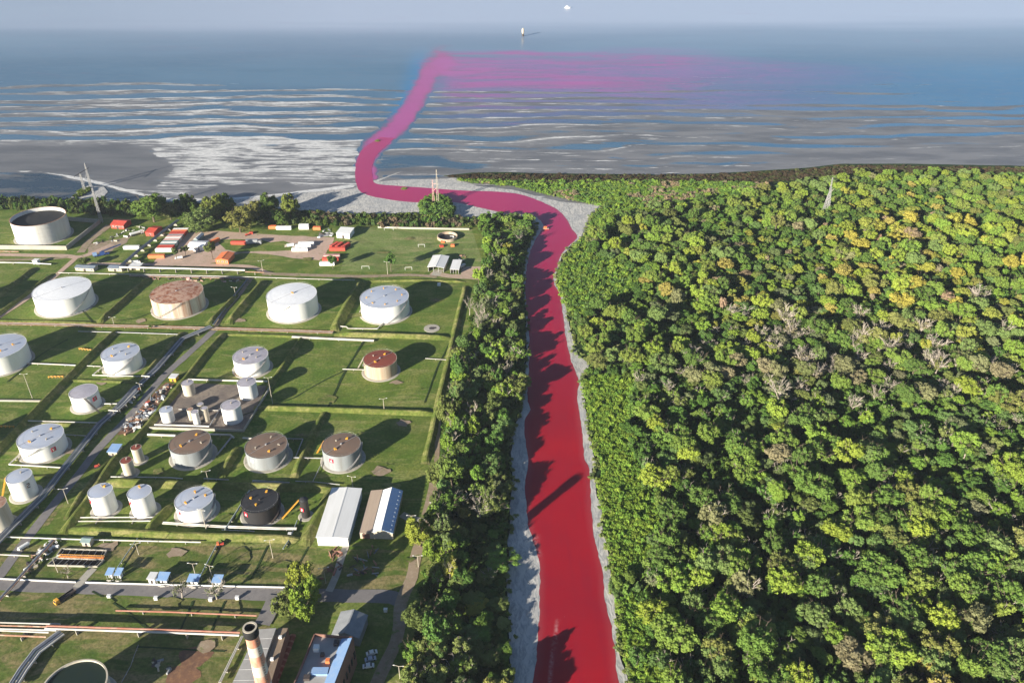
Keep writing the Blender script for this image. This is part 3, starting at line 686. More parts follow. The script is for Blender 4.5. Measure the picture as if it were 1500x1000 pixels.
    for k, (ang, rr, big) in enumerate(vents):
        o = link('roof_vent', vent_mesh(M['yellow' if big else 'plaster']), None, t)
        o.location = (r*rr*math.cos(R(ang)), r*rr*math.sin(R(ang)), H+.04+.045*r*(1-rr)); o.scale = ((.7,)*3 if len(vents) > 6 else (.9,)*3) if big else (.7,)*3
        o.rotation_euler.z = R(ang*3 % 360)
    if sign:
        ang, hz, size, fg, bgc, ch = sign
        c = Vector((math.cos(R(ang)), math.sin(R(ang)), 0)); tt = Vector((-c.y, c.x, 0)); z = H*hz; sc = size
        q = c*(r+.10)
        if bgc:
            b = MB(); s2 = sc*.75
            b.hexa([tuple(q+tt*x+c*y+Vector((0,0,z-s2))) for x, y in ((-s2,-.12),(s2,-.12),(s2,.02),(-s2,.02))],
                   [tuple(q+tt*x+c*y+Vector((0,0,z+s2))) for x, y in ((-s2,-.12),(s2,-.12),(s2,.02),(-s2,.02))])
            sg = b.build('number_sign', M[bgc], t)
        b = MB(); kk = sc*(.46 if bgc else .75); lw_ = .13*sc
        for x1, y1, x2, y2 in SGN[ch]:
            A = q + c*.04 + tt*x1*kk + Vector((0,0,z+y1*kk)); B = q + c*.04 + tt*x2*kk + Vector((0,0,z+y2*kk)); b.tube(A, B, lw_, 4)
        b.build('painted_mark', M[fg], sg if bgc else t)
    if ladder:
        (lx, lz, gx, gy) = ladder    # leaning yellow stair: top angle on the shell, colour, run out
        c = Vector((math.cos(R(lx)), math.sin(R(lx)), 0)); A = c*(r+.2) + Vector((0,0,H)); B = c*(r+gx) + Vector((gy,0,.2))
        b = MB(); side = Vector((-c.y, c.x, 0))*.45
        b.tube(A+side, B+side, .10, 4); b.tube(A-side, B-side, .10, 4)
        for k in range(14): q = A.lerp(B, (k+.5)/14); b.cbox(q, (.9, .9, .08))
        b.build('stair', M[lz], t)
    return t, b0, H, r
V4 = [(60,.6,1),(-120,.55,1),(150,.6,0),(-30,.5,0)]
TANKS = [
 (90.5,423,39.5,22.5,'shell_white','roof_white','large bright white tank with white roof beside the pinkish dirt track',dict(stair=-60)),
 (258.5,427.6,37,21.5,'shell_rusty','roof_rust','large tank with heavily rusted brown roof and rust-streaked shell',dict(stair=-120)),
 (427,431,36,24,'shell_white','roof_white','large white tank with a small rust stain at the middle of its white roof',dict(vents=[(0,.03,1)],stair=-150)),
 (563,434.7,35.3,22,'shell_white','roof_blue','large white tank with bluish roof ringed by eight small orange vents',dict(vents=[(k*45+10,.72,1) for k in range(8)],stair=-80,bright_rim=True)),
 (-3,508,37,23,'shell_white','roof_blue','large pale tank with bluish roof cut off by the edge, below the dirt track',dict(vents=[(10,.55,1),(-50,.5,1)],stair=20)),
 (176,516,26.3,20,'shell_white','roof_blue','medium white tank with blue roof and yellow vents beside the diagonal pipe corridor',dict(vents=V4,stair=-110)),
 (366.6,520.5,25,18.5,'shell_white','roof_lilac','medium white tank with lilac-grey roof and two yellow vents above the gravel pad',dict(vents=V4,stair=-95)),
 (556.6,525.6,24.2,18,'shell_tan','roof_red','medium tan tank with dark red roof',dict(vents=[(60,.5,1),(-120,.5,1),(150,.5,0)],ladder=(165,'plaster',4,-1),stair=140)),
 (122,573,19.4,20,'shell_white','roof_lilac','white tank with grey roof crossed by dark walkways and a dark diagonal stair',dict(sign=(-22,.68,1.7,'plaster','sign_red','R'),stair=-75,ladder=(-62,'dark',1.2,6))),
 (59,639,31,19.5,'shell_white','roof_blue','wide white tank with blue roof, two orange vents and small red sign',dict(vents=V4,sign=(-35,.62,1.6,'plaster','sign_red','R'),stair=-140)),
 (27.5,697,17.3,26,'shell_white','roof_blue','tall narrow white tank marked with two dark figures, below the widest blue-roofed tank',dict(vents=[(90,.4,0)],sign=(-30,.7,1.6,'dark',None,'2'),ladder=(190,'yellow',5,0),stair=-80)),
 (-10,738,17,31,'shell_cream','roof_rust','tall cream tank with rusty top cut off by the edge',dict()),
 (278,647,29.2,20,'shell_grey','roof_brown','grey tank with brown roof standing below the gravel pad, first of three brown-roofed tanks',dict(vents=[(70,.55,1),(-130,.5,1),(-10,.6,0)],sign=(-128,.7,1.3,'sign_red','shell_white','A'),stair=-70)),
 (389.7,652,30.3,18,'shell_grey','roof_brown','grey tank with brown roof standing between two other brown-roofed tanks',dict(vents=[(80,.6,0),(-150,.5,0),(-60,.6,1),(0,.6,0)],sign=(-118,.7,1.3,'sign_red','shell_white','A'),stair=-60)),
 (499.8,651.3,28,21,'shell_grey','roof_brown','grey brown-roofed tank with a leaning pale stair, nearest the river trees',dict(vents=[(60,.5,1),(-120,.5,1),(140,.4,0)],sign=(-112,.68,1.5,'shell_white','sign_red','A'),ladder=(160,'yellow',4.5,-1),stair=-75)),
 (146.5,718.5,16.8,27,'shell_white','roof_blue','tall narrow white tank with blue roof and red mark beside the long grass bank',dict(vents=[(60,.5,1),(100,.6,0)],sign=(-125,.76,1.4,'sign_red',None,'2'),stair=-40)),
 (204,720.4,16.7,28,'shell_white','roof_blue','tall narrow white tank with red mark between its twin and the wide blue-roofed tank',dict(vents=[(110,.6,1)],sign=(-125,.76,1.4,'sign_red',None,'2'),stair=-30)),
 (284,730.3,27,18.5,'shell_white','roof_blue','medium white tank with plain blue roof next to the black tank',dict(vents=[(100,.5,1),(20,.6,1),(-130,.5,1)],sign=(-120,.74,1.3,'sign_red',None,'R'),stair=-60)),
 (380.3,732.5,26.4,19,'shell_black','roof_black','black tank with black roof and three orange vents',dict(vents=[(70,.7,1),(-100,.45,1),(170,.5,1)],sign=(-125,.72,1.5,'shell_white','sign_red','A'),stair=-50)),
 (55.5,317,37,28,'shell_dull','roof_rust','large open-topped cream tank with rusty rim inside the walled yard by the bay',dict(open_top='dark')),
 (108,1004,45,26,'shell_cream','roof_rust','large open-topped tank with tan rim cut off by the lower edge of the view',dict(open_top='green')),
 (-82,436,37,24,'shell_white','roof_white','large white tank standing just outside the view beyond the dirt track',dict()),
 (-68,640,27,22,'shell_white','roof_blue','medium white tank standing just outside the view beside the wide blue-roofed tank',dict()),
]
for t in TANKS: tank(t[0], t[1], t[2], t[3], t[4], t[5], t[6], **t[7])
SMALL = [
 (274.3,560.5,8.5,16,'shell_cream','roof_lilac','small cream tank at the upper corner of the gravel pad'),
 (361,559.5,13.3,20,'shell_white','roof_lilac','small white tank with lilac roof at the far corner of the gravel pad'),
 (337.5,593,13.8,21.7,'shell_white','roof_lilac','broadest small white tank, standing in front of the lilac-roofed one on the gravel pad'),
 (243,599.8,9.2,16.2,'shell_white','roof_blue','small white tank with pale blue roof beside the scrap heap'),
 (299,597.5,4.6,18,'shell_cream','roof_lilac','slim cream vessel standing beside the broad small tank'),
 (293,591.5,4.4,14,'shell_cream','roof_lilac','slim cream vessel hidden behind its slender neighbours on the gravel pad'),
 (285,603,5.0,18,'shell_white','roof_lilac','slim white vessel standing frontmost on the gravel pad'),
 (278,599,4.4,15,'shell_cream','roof_rust','slim vessel with rusty top standing behind the frontmost white vessel'),
 (199,655,7.2,19,'shell_cream','roof_red','slim cream vessel with dark red top touching the long grass bank'),
 (184.5,674,8.2,19.5,'shell_cream','roof_red','thicker cream vessel with red top nearest the diagonal grass bank'),
]
for t in SMALL: tank(*t[:7], name='small_tank', cat='tank', group='small tanks and vessels', ring='pad' if t[1] < 640 else 'concrete', vents=[(90,.3,0)] if t[2] > 7 else ())
tank(444.3,731.5,6.2,24,'shell_black','roof_black','small black domed vessel with a yellow stair beside the white warehouse', name='small_tank', cat='tank',
     group='small tanks and vessels', dome=True, sign=(-115,.55,1.3,'shell_white','sign_red','2'), ladder=(190,'yellow',8,-1))
# round low basin by the playing field
c = G(655.5, 349); t = thing('round_basin', 'low round open basin of pale concrete with dark inside by the playing field', 'basin', (c.x, c.y, 0))
MB().lathe([(8.2,-.05),(8.2,2.4),(7.6,2.4),(7.6,.2)], 40).build('wall', M['shell_tan'], t)
MB().disc(7.6, .25, 40).build('floor', M['roof_black'], t); b = MB(); b.cbox((3.5,1,1.4), (3,.5,.3)); b.cbox((4.8,.2,1.2), (1,2.2,.3)); b.build('walkway', M['shell_white'], t)
c = G(632.5, 481); t = tag(MB().lathe([(5.2,-.05),(5.2,.18),(.05,.18)], 30).build('slab', M['concrete'], None, (c.x, c.y, 0)), 'round concrete slab with a dark stain lying in the grass by the river trees', 'slab')
b = MB(); b.add([(-1.5,-1.2,.19),(1,-1.6,.19),(3.4,.6,.19),(2.6,1.8,.19),(-.5,1.9,.19),(-1.8,1,.19)], [(0,1,2,3,4,5)]); b.build('stain', M['dark'], t)

# ------------------------------------------------------------------ pipelines
def _sup():
    b = MB(); b.box(-.12,.12,-.12,.12,-.1,1); return b.mesh('support')
SUP = _sup(); SUP.materials.append(M['concrete'])
def pipeline(pts, r, z, mat, label, n=1, gap=None, mats=None, every=14, group='pipelines of the tank farm', rails=False):
    W = gp(pts); t = thing('pipeline', label, 'pipeline', (W[0].x, W[0].y, 0), 0, group); o0 = W[0].copy(); W = [q-o0 for q in W]
    gap = gap or r*2.7
    for k in range(n):
        off = (k-(n-1)/2)*gap; b = MB(); Q = []
        for i, q in enumerate(W):
            d = (W[min(i+1, len(W)-1)] - W[max(i-1, 0)]).normalized(); nn = Vector((-d.y, d.x, 0)); Q.append(q + nn*off + Vector((0,0,z + (k % 2)*r*.4)))
        for a_, c_ in zip(Q[:-1], Q[1:]): b.tube(a_, c_, r, 8)
        b.build('pipe', M[(mats or [mat])[k % len(mats or [mat])]], t)
    for a_, c_ in zip(W[:-1], W[1:]):
        L = (c_-a_).length; k = max(1, int(L/every)); rz = math.atan2((c_-a_).y, (c_-a_).x)
        for j in range(k):
            q = a_.lerp(c_, (j+.5)/k)
            s = link('support', SUP, None, t, tuple(q), rz); s.scale = (1.2, max(1.5, (n*gap)/.24), max(.05, z-r)+.05)
    return t
PL = [
 ([(86,401),(206,403.5),(360,407),(450,410),(520,412)], .35, .9, 'pipe_white', 'thin white pipeline along the top of the upper tank row', {}),
 ([(177,397),(270,399),(360,401.5)], .95, 3.2, 'pipe_white', 'thick white raised pipeline above the rusted-roof tank', dict(every=10)),
 ([(190,405),(280,407),(362,409)], .3, .7, 'pipe_rust', 'rusty pipe bundle beneath the thick white raised pipeline', dict(n=3, mats=['pipe_rust','pipe_dark','pipe_rust'])),
 ([(360,402),(388,403)], .5, 2.2, 'pipe_rust', 'short rusty pipe at the end of the thick white pipeline', {}),
 ([(0,386.5),(40,387),(76,389)], .6, 1.2, 'pipe_white', 'white pipeline near the square white hut beside the walled tank yard', {}),
 ([(0,369.5),(28,370)], .5, .8, 'pipe_rust', 'short rusty pipeline in front of the concrete containment wall', {}),
 ([(177,396),(204,372),(232,350),(262,327)], .55, 3.0, 'pipe_dark', 'dark raised pipe rack running up past the striped container row', dict(n=3, every=9)),
 ([(-40,474),(100,477),(303,482),(400,485),(488,488)], .3, .7, 'pipe_rust', 'long rust-brown pipe bundle between the upper two tank rows', dict(n=4, mats=['pipe_rust','dark','concrete_','pipe_rust'], gap=.8)),
 ([(115,486.5),(190,488.5),(263,491)], .4, .7, 'pipe_grey', 'grey pipeline across the grass above the blue-roofed medium tank', {}),
 ([(428,495),(480,497.5),(548,500.5)], .4, .9, 'pipe_white', 'triple pale pipeline above the empty grass cells', dict(n=3)),
 ([(32,533),(80,535),(112,536.5)], .5, .8, 'pipe_white', 'white pipe from the cut-off blue-roofed tank to the grass bank', {}),
 ([(128,537),(148,538)], .35, .7, 'pipe_white', 'short white pipe entering the cell of the blue-roofed medium tank', {}),
 ([(153,537),(136,551),(180,552),(222,553)], .45, .8, 'pipe_white', 'bent white pipe wrapped round the foot of the blue-roofed medium tank', {}),
 ([(310,481),(268,499),(230,543),(197,573),(167,607),(147,624),(107,674),(63,731),(13,781),(-30,826)], .38, 1.6, 'pipe_dark', 'long blue-grey pipe corridor running diagonally down the tank farm', dict(n=6, mats=['pipe_dark','pipe_grey','pipe_dark','pipe_dark','pipe_white','pipe_dark'], every=11)),
 ([(364,409),(338,441),(313,477)], .35, .9, 'pipe_dark', 'dark pipe pair in the gully between two grass banks', dict(n=2)),
 ([(203,577),(190,590),(178,602),(172,606)], .4, 2.6, 'pipe_white', 'white manifold pipes above the diagonal corridor', dict(n=3, mats=['pipe_white','pipe_dark','pipe_white'])),
 ([(209,556),(221,557)], .5, 2.8, 'pipe_white', 'short white elbow over the diagonal corridor near the blue-roofed medium tank', {}),
 ([(161,607),(175,608)], .45, 3.0, 'pipe_white', 'short white crossover pipe halfway down the diagonal corridor', {}),
 ([(150,593),(174,593)], .5, .9, 'pipe_white', 'white pipe joining the dark-walkway tank to the corridor', {}),
 ([(42,618),(110,620),(152,621)], .45, .9, 'pipe_white', 'white pipeline between the dark-walkway tank and the wide blue-roofed tank', {}),
 ([(92,637.5),(128,639.5)], .3, .7, 'pipe_grey', 'thin grey pipe in the shadow of the wide blue-roofed tank', {}),
 ([(32,665),(14,682),(50,684),(90,686.5)], .5, .9, 'pipe_white', 'bent white pipe in front of the wide blue-roofed tank', {}),
 ([(276,557.5),(330,559),(392,560.5)], .7, 1.0, 'pipe_white', 'thick white pipe along the far side of the gravel pad', {}),
 ([(227,624),(270,625),(307,626.5)], .7, 1.0, 'pipe_white', 'thick white pipe inside the near wall of the gravel pad', {}),
 ([(322,601),(307,626)], .4, .8, 'pipe_grey', 'grey pipe between the broad small tank and the thick white pipe', {}),
 ([(262,600.5),(300,601.5),(330,602.5)], .3, .6, 'pipe_white', 'thin white pipe crossing the middle of the gravel pad', {}),
 ([(217,638.5),(258,640)], .9, 1.1, 'pipe_white', 'very thick white pipe ending behind the first brown-roofed tank', {}),
 ([(308,638),(338,639),(343,643)], .7, 1.0, 'pipe_white', 'thick white pipe leaving the first brown-roofed tank', {}),
 ([(356,643),(370,644)], .6, .9, 'pipe_white', 'short white pipe behind the middle brown-roofed tank', {}),
 ([(416,644),(444,644.5),(433,672)], .4, .9, 'pipe_grey', 'bent pale pipe beside the middle brown-roofed tank', {}),
 ([(340,641),(318,668)], .3, .8, 'pipe_grey', 'thin grey pipe beside the first brown-roofed tank', dict(n=2)),
 ([(430,672.5),(473,673.5)], .4, 1.2, 'pipe_grey', 'grey pipe reaching the brown-roofed tank with the pale stair', {}),
 ([(433,706),(462,707),(498,711)], .3, .7, 'pipe_grey', 'thin grey pipe above the white warehouse', {}),
 ([(473,676),(458,707)], .25, .6, 'pipe_grey', 'thin pipe with white joints below the brown-roofed tank with the pale stair', {}),
 ([(623,526),(654,528)], .3, .6, 'pipe_white', 'thin white pipe in the grass behind the red-roofed tank', {}),
 ([(502,542),(534,543)], .4, .8, 'pipe_white', 'white pipe reaching the red-roofed tank', {}),
 ([(496,479),(508,480),(510,482.5),(553,483),(563,472)], .45, .8, 'pipe_white', 'bent white pipe below the tank ringed by small orange vents', {}),
 ([(163,699.7),(250,701),(268,702.5)], .4, .8, 'pipe_white', 'white pipeline above the twin tall tanks', {}),
 ([(299,702),(335,704)], .35, .7, 'pipe_white', 'short white pipe above the wide space between the white and black tanks', {}),
 ([(370,706),(424,709)], .4, .8, 'pipe_grey', 'double pale pipeline above the black tank', dict(n=2)),
 ([(239,767.5),(325,773),(406,775.8),(435,776)], .4, .9, 'pipe_white', 'white pipeline in front of the white and black tanks', dict(n=2)),
 ([(325,777),(373,779)], .3, .6, 'pipe_white', 'short low white pipe below the black tank', {}),
 ([(366,720),(348,750),(330,778)], .55, 1.0, 'pipe_green', 'blue-green pipe running down beside the black tank', {}),
 ([(117,762.5),(223,762)], .35, .9, 'pipe_white', 'double white pipeline in front of the twin tall tanks', dict(n=2, gap=2.4)),
 ([(-40,787),(0,788),(120,792),(250,795),(295,796)], .45, 1.0, 'pipe_white', 'long white pipeline crossing the diagonal road above the basins', {}),
 ([(-30,813),(0,814),(44,816)], .4, 1.0, 'pipe_white', 'white pipeline ending beside the diagonal road near the basins', {}),
 ([(202,790),(186,813),(170,837)], .35, .8, 'pipe_green', 'pale green pipe running down to the blue double kiosk', {}),
 ([(321,794),(308,818),(295,843)], .4, .8, 'pipe_green', 'pale green pipe running down to the middle blue kiosk', {}),
 ([(436,763),(425,790),(415,805)], .4, .7, 'pipe_green', 'dull green pipe leaving the small black vessel', {}),
 ([(80,795),(50,828),(20,862),(0,884)], .35, 1.8, 'pipe_grey', 'rusty grey pipe rack crossing the main road near the basins', dict(n=3, mats=['pipe_grey','pipe_dark','pipe_rust'])),
 ([(-40,920),(0,921.5),(88,924)], .45, 2.4, 'pipe_white', 'white and rusty rack at the lower edge of the tank farm', dict(n=3, mats=['pipe_white','pipe_rust','pipe_white'], gap=1.5)),
 ([(70,925),(160,928),(250,931),(353,935)], .6, 2.8, 'pipe_white', 'thick white pipeline leading to the chimney', dict(n=2, mats=['pipe_white','pipe_red'])),
 ([(-30,931),(0,931),(72,934)], .5, 2.0, 'pipe_rust', 'tan and rusty pipes below the white rack', dict(n=2, mats=['pipe_rust','pipe_white'], gap=2)),
 ([(171,897),(250,899),(377,904.5)], .5, 1.4, 'pipe_red', 'long dull red pipeline below the main road', {}),
 ([(92,930),(56,957),(36,984),(20,1010)], .6, 1.6, 'pipe_dark', 'blue-grey pipe bundle beside the cut-off open tank', dict(n=4, mats=['pipe_grey','pipe_dark','pipe_dark','pipe_white'])),
 ([(356,934),(340,967),(323,1002)], .35, 1.2, 'pipe_white', 'pair of pale pipes running down from the chimney', dict(n=2)),
 ([(203,945),(197,960),(192,975),(178,1000)], .2, .4, 'pipe_grey', 'thin pale hose in the grass beside the cut-off open tank', {}),
]
M['concrete_'] = M_CONC
for pts, r, z, m_, lab, kw in PL: pipeline(pts, r*.72, z, m_, lab, **kw)

# ------------------------------------------------------------------ buildings
def frame3(fl, fr, bl):
    A, B, C_ = G(*fl), G(*fr), G(*bl); u = (B-A); L = u.length; u = u.normalized(); v = Vector((-u.y, u.x, 0)); D = (C_-A).dot(v)
    return A, math.atan2(u.y, u.x), L, D
def door_win(t, L, D, h, doors=1, wins=0, side='front', wm='glass', dm='dark'):
    for k in range(doors):
        x = L*(.2+.6*(k+.5)/doors); MB().box(x-.9 if L > 8 else x-.5, x+.9 if L > 8 else x+.5, -.06, .02, 0, min(2.6, h*.7)).build('door', M[dm], t)
    for k in range(wins):
        x = L*(k+.5)/wins + L*.04; f = MB(); f.box(x-.7, x+.7, -.05, .03, h*.42, h*.42+1.1); f = f.build('window', M['shell_white'], t)
        MB().box(x-.55, x+.55, -.07, -.052, h*.42+.12, h*.42+.98).build('pane', M[wm], f)
def shed(fl, fr, bl, h, rise, axis, wallm, roofm, label, name='shed', cat='building', group=None, doors=1, wins=0, roof2=None, over=.4, open_front=False):
    """gabled or flat-roofed building. axis 'y': ridge runs back; 'x': ridge runs along the front; 'flat'; 'mono'"""
    A, rz, L, D = frame3(fl, fr, bl); t = thing(name, label, cat, (A.x, A.y, 0), rz, group)
    b = MB()
    if open_front:
        b.box(0, .2, 0, D, -.05, h); b.box(L-.2, L, 0, D, -.05, h); b.box(.2, L-.2, D-.2, D, -.05, h)
        b.build('wall', M[wallm], t); g = MB()
        for k in range(4): x = .15+(L-.3)*k/3; g.box(x-.15, x+.15, -.15, .15, -.05, h)
        g.build('post', M['steel'], t)
    else:
        b.box(0, L, 0, D, -.05, h)
        if axis == 'y' and rise: b.add([(0,0,h),(L,0,h),(L/2,0,h+rise-.05),(0,D,h),(L,D,h),(L/2,D,h+rise-.05)], [(0,1,2),(4,3,5)])
        if axis == 'x' and rise: b.add([(0,0,h),(0,D,h),(0,D/2,h+rise-.05),(L,0,h),(L,D,h),(L,D/2,h+rise-.05)], [(1,0,2),(3,4,5)])
        b.build('wall', M[wallm], t)
    o = over; th = .18
    if axis == 'flat':
        MB().box(-o, L+o, -o, D+o, h+.003, h+.25).build('roof', M[roofm], t)
    elif axis == 'mono':
        MB().hexa([(-o,-o,h+.01),(L+o,-o,h+.01),(L+o,D+o,h+rise),(-o,D+o,h+rise)], [(-o,-o,h+.2),(L+o,-o,h+.2),(L+o,D+o,h+rise+.2),(-o,D+o,h+rise+.2)]).build('roof', M[roofm], t)
    else:
        for s in (0, 1):
            r_ = MB()
            if axis == 'y':
                x0, x1 = (-o, L/2) if s == 0 else (L+o, L/2); dz = -o*rise/(L/2)
                q = [(x0,-o,h+dz),(x1,-o,h+rise),(x1,D+o,h+rise),(x0,D+o,h+dz)]
            else:
                y0, y1 = (-o, D/2) if s == 0 else (D+o, D/2); dz = -o*rise/(D/2)
                q = [(-o,y0,h+dz),(-o,y1,h+rise),(L+o,y1,h+rise),(L+o,y0,h+dz)]
            lo = [(a_[0],a_[1],a_[2]+.01) for a_ in q]; hi = [(a_[0],a_[1],a_[2]+.01+th) for a_ in q]
            r_.hexa(lo, hi); r_.build('roof_slope', M[roof2 if (roof2 and s) else roofm], t)
        cp = MB()
        if axis == 'y': cp.box(L/2-.3, L/2+.3, -o, D+o, h+rise+.12, h+rise+.26)
        else: cp.box(-o, L+o, D/2-.3, D/2+.3, h+rise+.12, h+rise+.26)
        cp.build('ridge_cap', M[roofm], t)
    if not open_front: door_win(t, L, D, h, doors, wins)
    return t, L, D
t, L, D = shed((466,798.5),(511,799.5),(493,727), 5.2, .45, 'y', 'shell_white', 'roof_tin', 'long warehouse with plain white sheet roof beside the small black vessel', 'warehouse', doors=0)
for k in range(9):
    y = D*(k+.5)/9; MB().box(L+.01, L+.09, y-.12, y+.12, 0, 5.1).build('pilaster', M['shell_white'], t)
MB().box(L*.36, L*.64, -.06, .02, 0, 4.0).build('door', M['roof_tin'], t)
# twin shed: tan lean-to beside a bright gable
A, rz, L, D = frame3((528,788),(576,789.5),(549,727))
t = thing('shed', 'shed with a tan lean-to roof joined to a white gable, shade of one slope painted blue', 'building', (A.x, A.y, 0), rz)
xs = L*.37; b = MB(); b.box(0, xs, 0, D, -.05, 3.4); b.box(xs, L, 0, D, -.05, 4.0); xm = xs+(L-xs)*.48
b.add([(xs,0,4),(L,0,4),(xm,0,5.9),(xs,D,4),(L,D,4),(xm,D,5.9)], [(0,1,2),(4,3,5)]); b.build('wall', M['plaster'], t)
MB().hexa([(-.3,-.3,3.42),(xs-.01,-.3,4.3),(xs-.01,D+.3,4.3),(-.3,D+.3,3.42)], [(-.3,-.3,3.6),(xs-.01,-.3,4.5),(xs-.01,D+.3,4.5),(-.3,D+.3,3.6)]).build('lean_to_roof', M['roof_tan'], t)
tag(MB().hexa([(xs,-.3,4.01),(xm,-.3,6.0),(xm,D+.3,6.0),(xs,D+.3,4.01)], [(xs,-.3,4.2),(xm,-.3,6.2),(xm,D+.3,6.2),(xs,D+.3,4.2)]).build('roof_slope', M['shell_white'], t), 'bright white slope')
MB().hexa([(xm+.01,-.3,6.0),(L+.3,-.3,3.9),(L+.3,D+.3,3.9),(xm+.01,D+.3,6.0)], [(xm+.01,-.3,6.2),(L+.3,-.3,4.1),(L+.3,D+.3,4.1),(xm+.01,D+.3,6.2)]).build('roof_slope', M['roof_sky'], t)  # same white metal; its shade and sky reflection are painted blue
for k in range(10): y = D*(k+.5)/10; MB().cbox((L-.9, y, 4.75), (.5, .5, .35)).build('roof_vent', M['roof_slate'], t)
MB().box(xs*.2, xs*.8, -.06, .02, 0, 3).build('door', M['brick'], t)
shed((627.5,397.5),(650,398.8),(633.5,381), 3.8, .8, 'y', 'plaster', 'roof_tin', 'open-fronted shed with pale tin roof beside the playing field', open_front=True, over=.6)
shed((660,400.5),(672,401),(663,387.5), 3.4, .5, 'mono', 'plaster', 'roof_tin', 'small white-roofed canopy beside the open-fronted shed', open_front=True)
shed((493.5,348.5),(512.5,349.8),(499,340), 4.2, .3, 'mono', 'shell_white', 'shell_white', 'white flat-roofed hut with red door at the corner of the playing field')
shed((111,396.5),(138,398),(116,391.5), 2.6, .6, 'x', 'plaster', 'roof_slate', 'low shed with slate blue roof beside the dirt road junction', wins=3)
shed((159,397),(179,398),(164,392), 2.6, .5, 'x', 'plaster', 'roof_slate', 'low blue-grey roofed shed at the end of the raised white pipeline', wins=2)
shed((190,395),(205,395.8),(194,390), 2.8, .3, 'flat', 'plaster', 'roof_tin', 'low pale flat-roofed cabin beside the dark raised pipe rack')
shed((49,387),(55.5,387.2),(50,384), 2.8, .2, 'flat', 'shell_white', 'roof_tin', 'tiny square white hut on the pipeline near the walled tank', cat='hut')
shed((163.5,334.5),(182,335.8),(170,326.5), 3.4, 1.4, 'x', 'red', 'red', 'red house with red roof next to the walled tank yard', wins=4, cat='house')
shed((214,345.5),(226,346.5),(221,336), 3.2, 1.2, 'x', 'red', 'red', 'small red house near the white tanker lorry', wins=1, cat='house')
shed((276,366),(299,366.8),(283,358), 3.2, 1.0, 'x', 'shell_white', 'roof_white', 'white gabled workshop beside the striped container row', doors=2)
shed((285,355.5),(290,355.8),(292,347), 3.0, .8, 'y', 'teal', 'roof_tin', 'narrow greenish cabin behind the white gabled workshop')
shed((317,386.5),(335,387.2),(324,376), 3.6, 1.0, 'y', 'orange', 'orange', 'orange tent-roofed shed beside the yard road', doors=0, wins=3)
shed((121,799.5),(133,800.5),(126,792.5), 2.8, .6, 'x', 'plaster', 'teal', 'small cabin with grey-green roof above the black basins', wins=1, cat='cabin')
for fl, fr, bl, lab in [((219,855),(228,855.5),(223,846.5), 'white cabin first in the row of roadside kiosks')]:
    shed(fl, fr, bl, 3.4, .3, 'flat', 'shell_white', 'roof_tin', lab, 'kiosk', 'kiosk', 'roadside kiosks')
def kiosk(fl, fr, bl, lab):
    A, rz, L, D = frame3(fl, fr, bl); t = thing('kiosk', lab, 'kiosk', (A.x, A.y, 0), rz, 'roadside kiosks')
    MB().box(L*.15, L*.8, D*.25, D*.8, -.05, 2.7).build('wall', M['shell_white'], t)
    MB().hexa([(-.2,-.3,2.9),(L+.2,-.3,2.9),(L+.2,D+.3,3.5),(-.2,D+.3,3.5)], [(-.2,-.3,3.05),(L+.2,-.3,3.05),(L+.2,D+.3,3.65),(-.2,D+.3,3.65)]).build('roof', M['roof_sky'], t)
    for x in (.1, L-.1):
        for y in (.1, D-.1): MB().box(x-.08, x+.08, y-.08, y+.08, -.05, 2.95+.5*y/D).build('post', M['steel'], t)
    b = MB(); b.tube((L*.2,-1.2,.7), (L*.9,-1.2,.7), .18, 6); b.tube((L*.4,-1.6,.5), (L*1.2,-.6,.5), .15, 6); b.build('pump_pipes', M['pipe_white'], t)
    MB().box(L*.35, L*.5, D*.25-.05, D*.25+.01, 0, 2).build('door', M['dark'], t)
kiosk((231,856),(246,856.8),(237,846), 'blue-roofed kiosk next to the white roadside cabin')
kiosk((276,858),(292,858.6),(282,849), 'blue-roofed kiosk at the foot of the pale green pipe')
kiosk((312,859.5),(325,860),(318,850), 'blue-roofed kiosk at the end of the roadside row, nearest the bushy trees')
kiosk((157,848),(166,848.3),(162,840), 'half of the blue double kiosk beside the basin path')
kiosk((170,848.5),(178,849),(176,840), 'blue kiosk with pipework standing beside the green pipe end')
shed((160,669),(173,669.5),(160,658.5), 3.4, .4, 'mono', 'plaster', 'roof_sky', 'small tan hut with blue roof beside the two red-topped vessels', cat='hut', doors=1)
shed((249,558.5),(258,559),(252,553), 2.6, .2, 'flat', 'yellow', 'roof_tin', 'small yellow hut with pale flat roof at the corner of the gravel pad', cat='hut')

# power station corner: chimney, halls
c = Vector((-1.0, 1.6, 0)); hx = 50.3
cb = G(400, 1056)
t = thing('chimney', 'tall red and white banded chimney with a sooty black top', 'chimney', (cb.x, cb.y, 0))
rad = lambda z: 3.2 - 1.15*z/hx
zz = [0, 6, 12, 18, 23, 28, 33, 38, 42.5, 46.5]
for k in range(len(zz)-1):
    MB().lathe([(rad(zz[k]), zz[k]-.05*(k == 0)), (rad((zz[k]+zz[k+1])/2), (zz[k]+zz[k+1])/2), (rad(zz[k+1]), zz[k+1])], 32).build('band', M['stack_red' if k % 2 == 0 else 'stack_white'], t, smooth=True)
MB().lathe([(rad(46.5)+.02, 46.5), (rad(46.5)+.35, 47), (rad(46.5)+.40, 48.2), (rad(46.5)+.40, 49.4), (rad(46.5)+.2, 50.3), (rad(hx)-.35, 50.3), (rad(hx)-.45, 43)], 32).build('cap', M['black'], t, smooth=True)
MB().disc(rad(hx)-.5, 43.2, 32).build('flue', M['black'], t)
b = MB(); b.lathe([(rad(46.5)+.22, 50.31), (rad(46.5)+.22, 50.55), (rad(hx)-.3, 50.55), (rad(hx)-.3, 50.31)], 32); b.build('lip', M['plaster'], t)
b = MB()
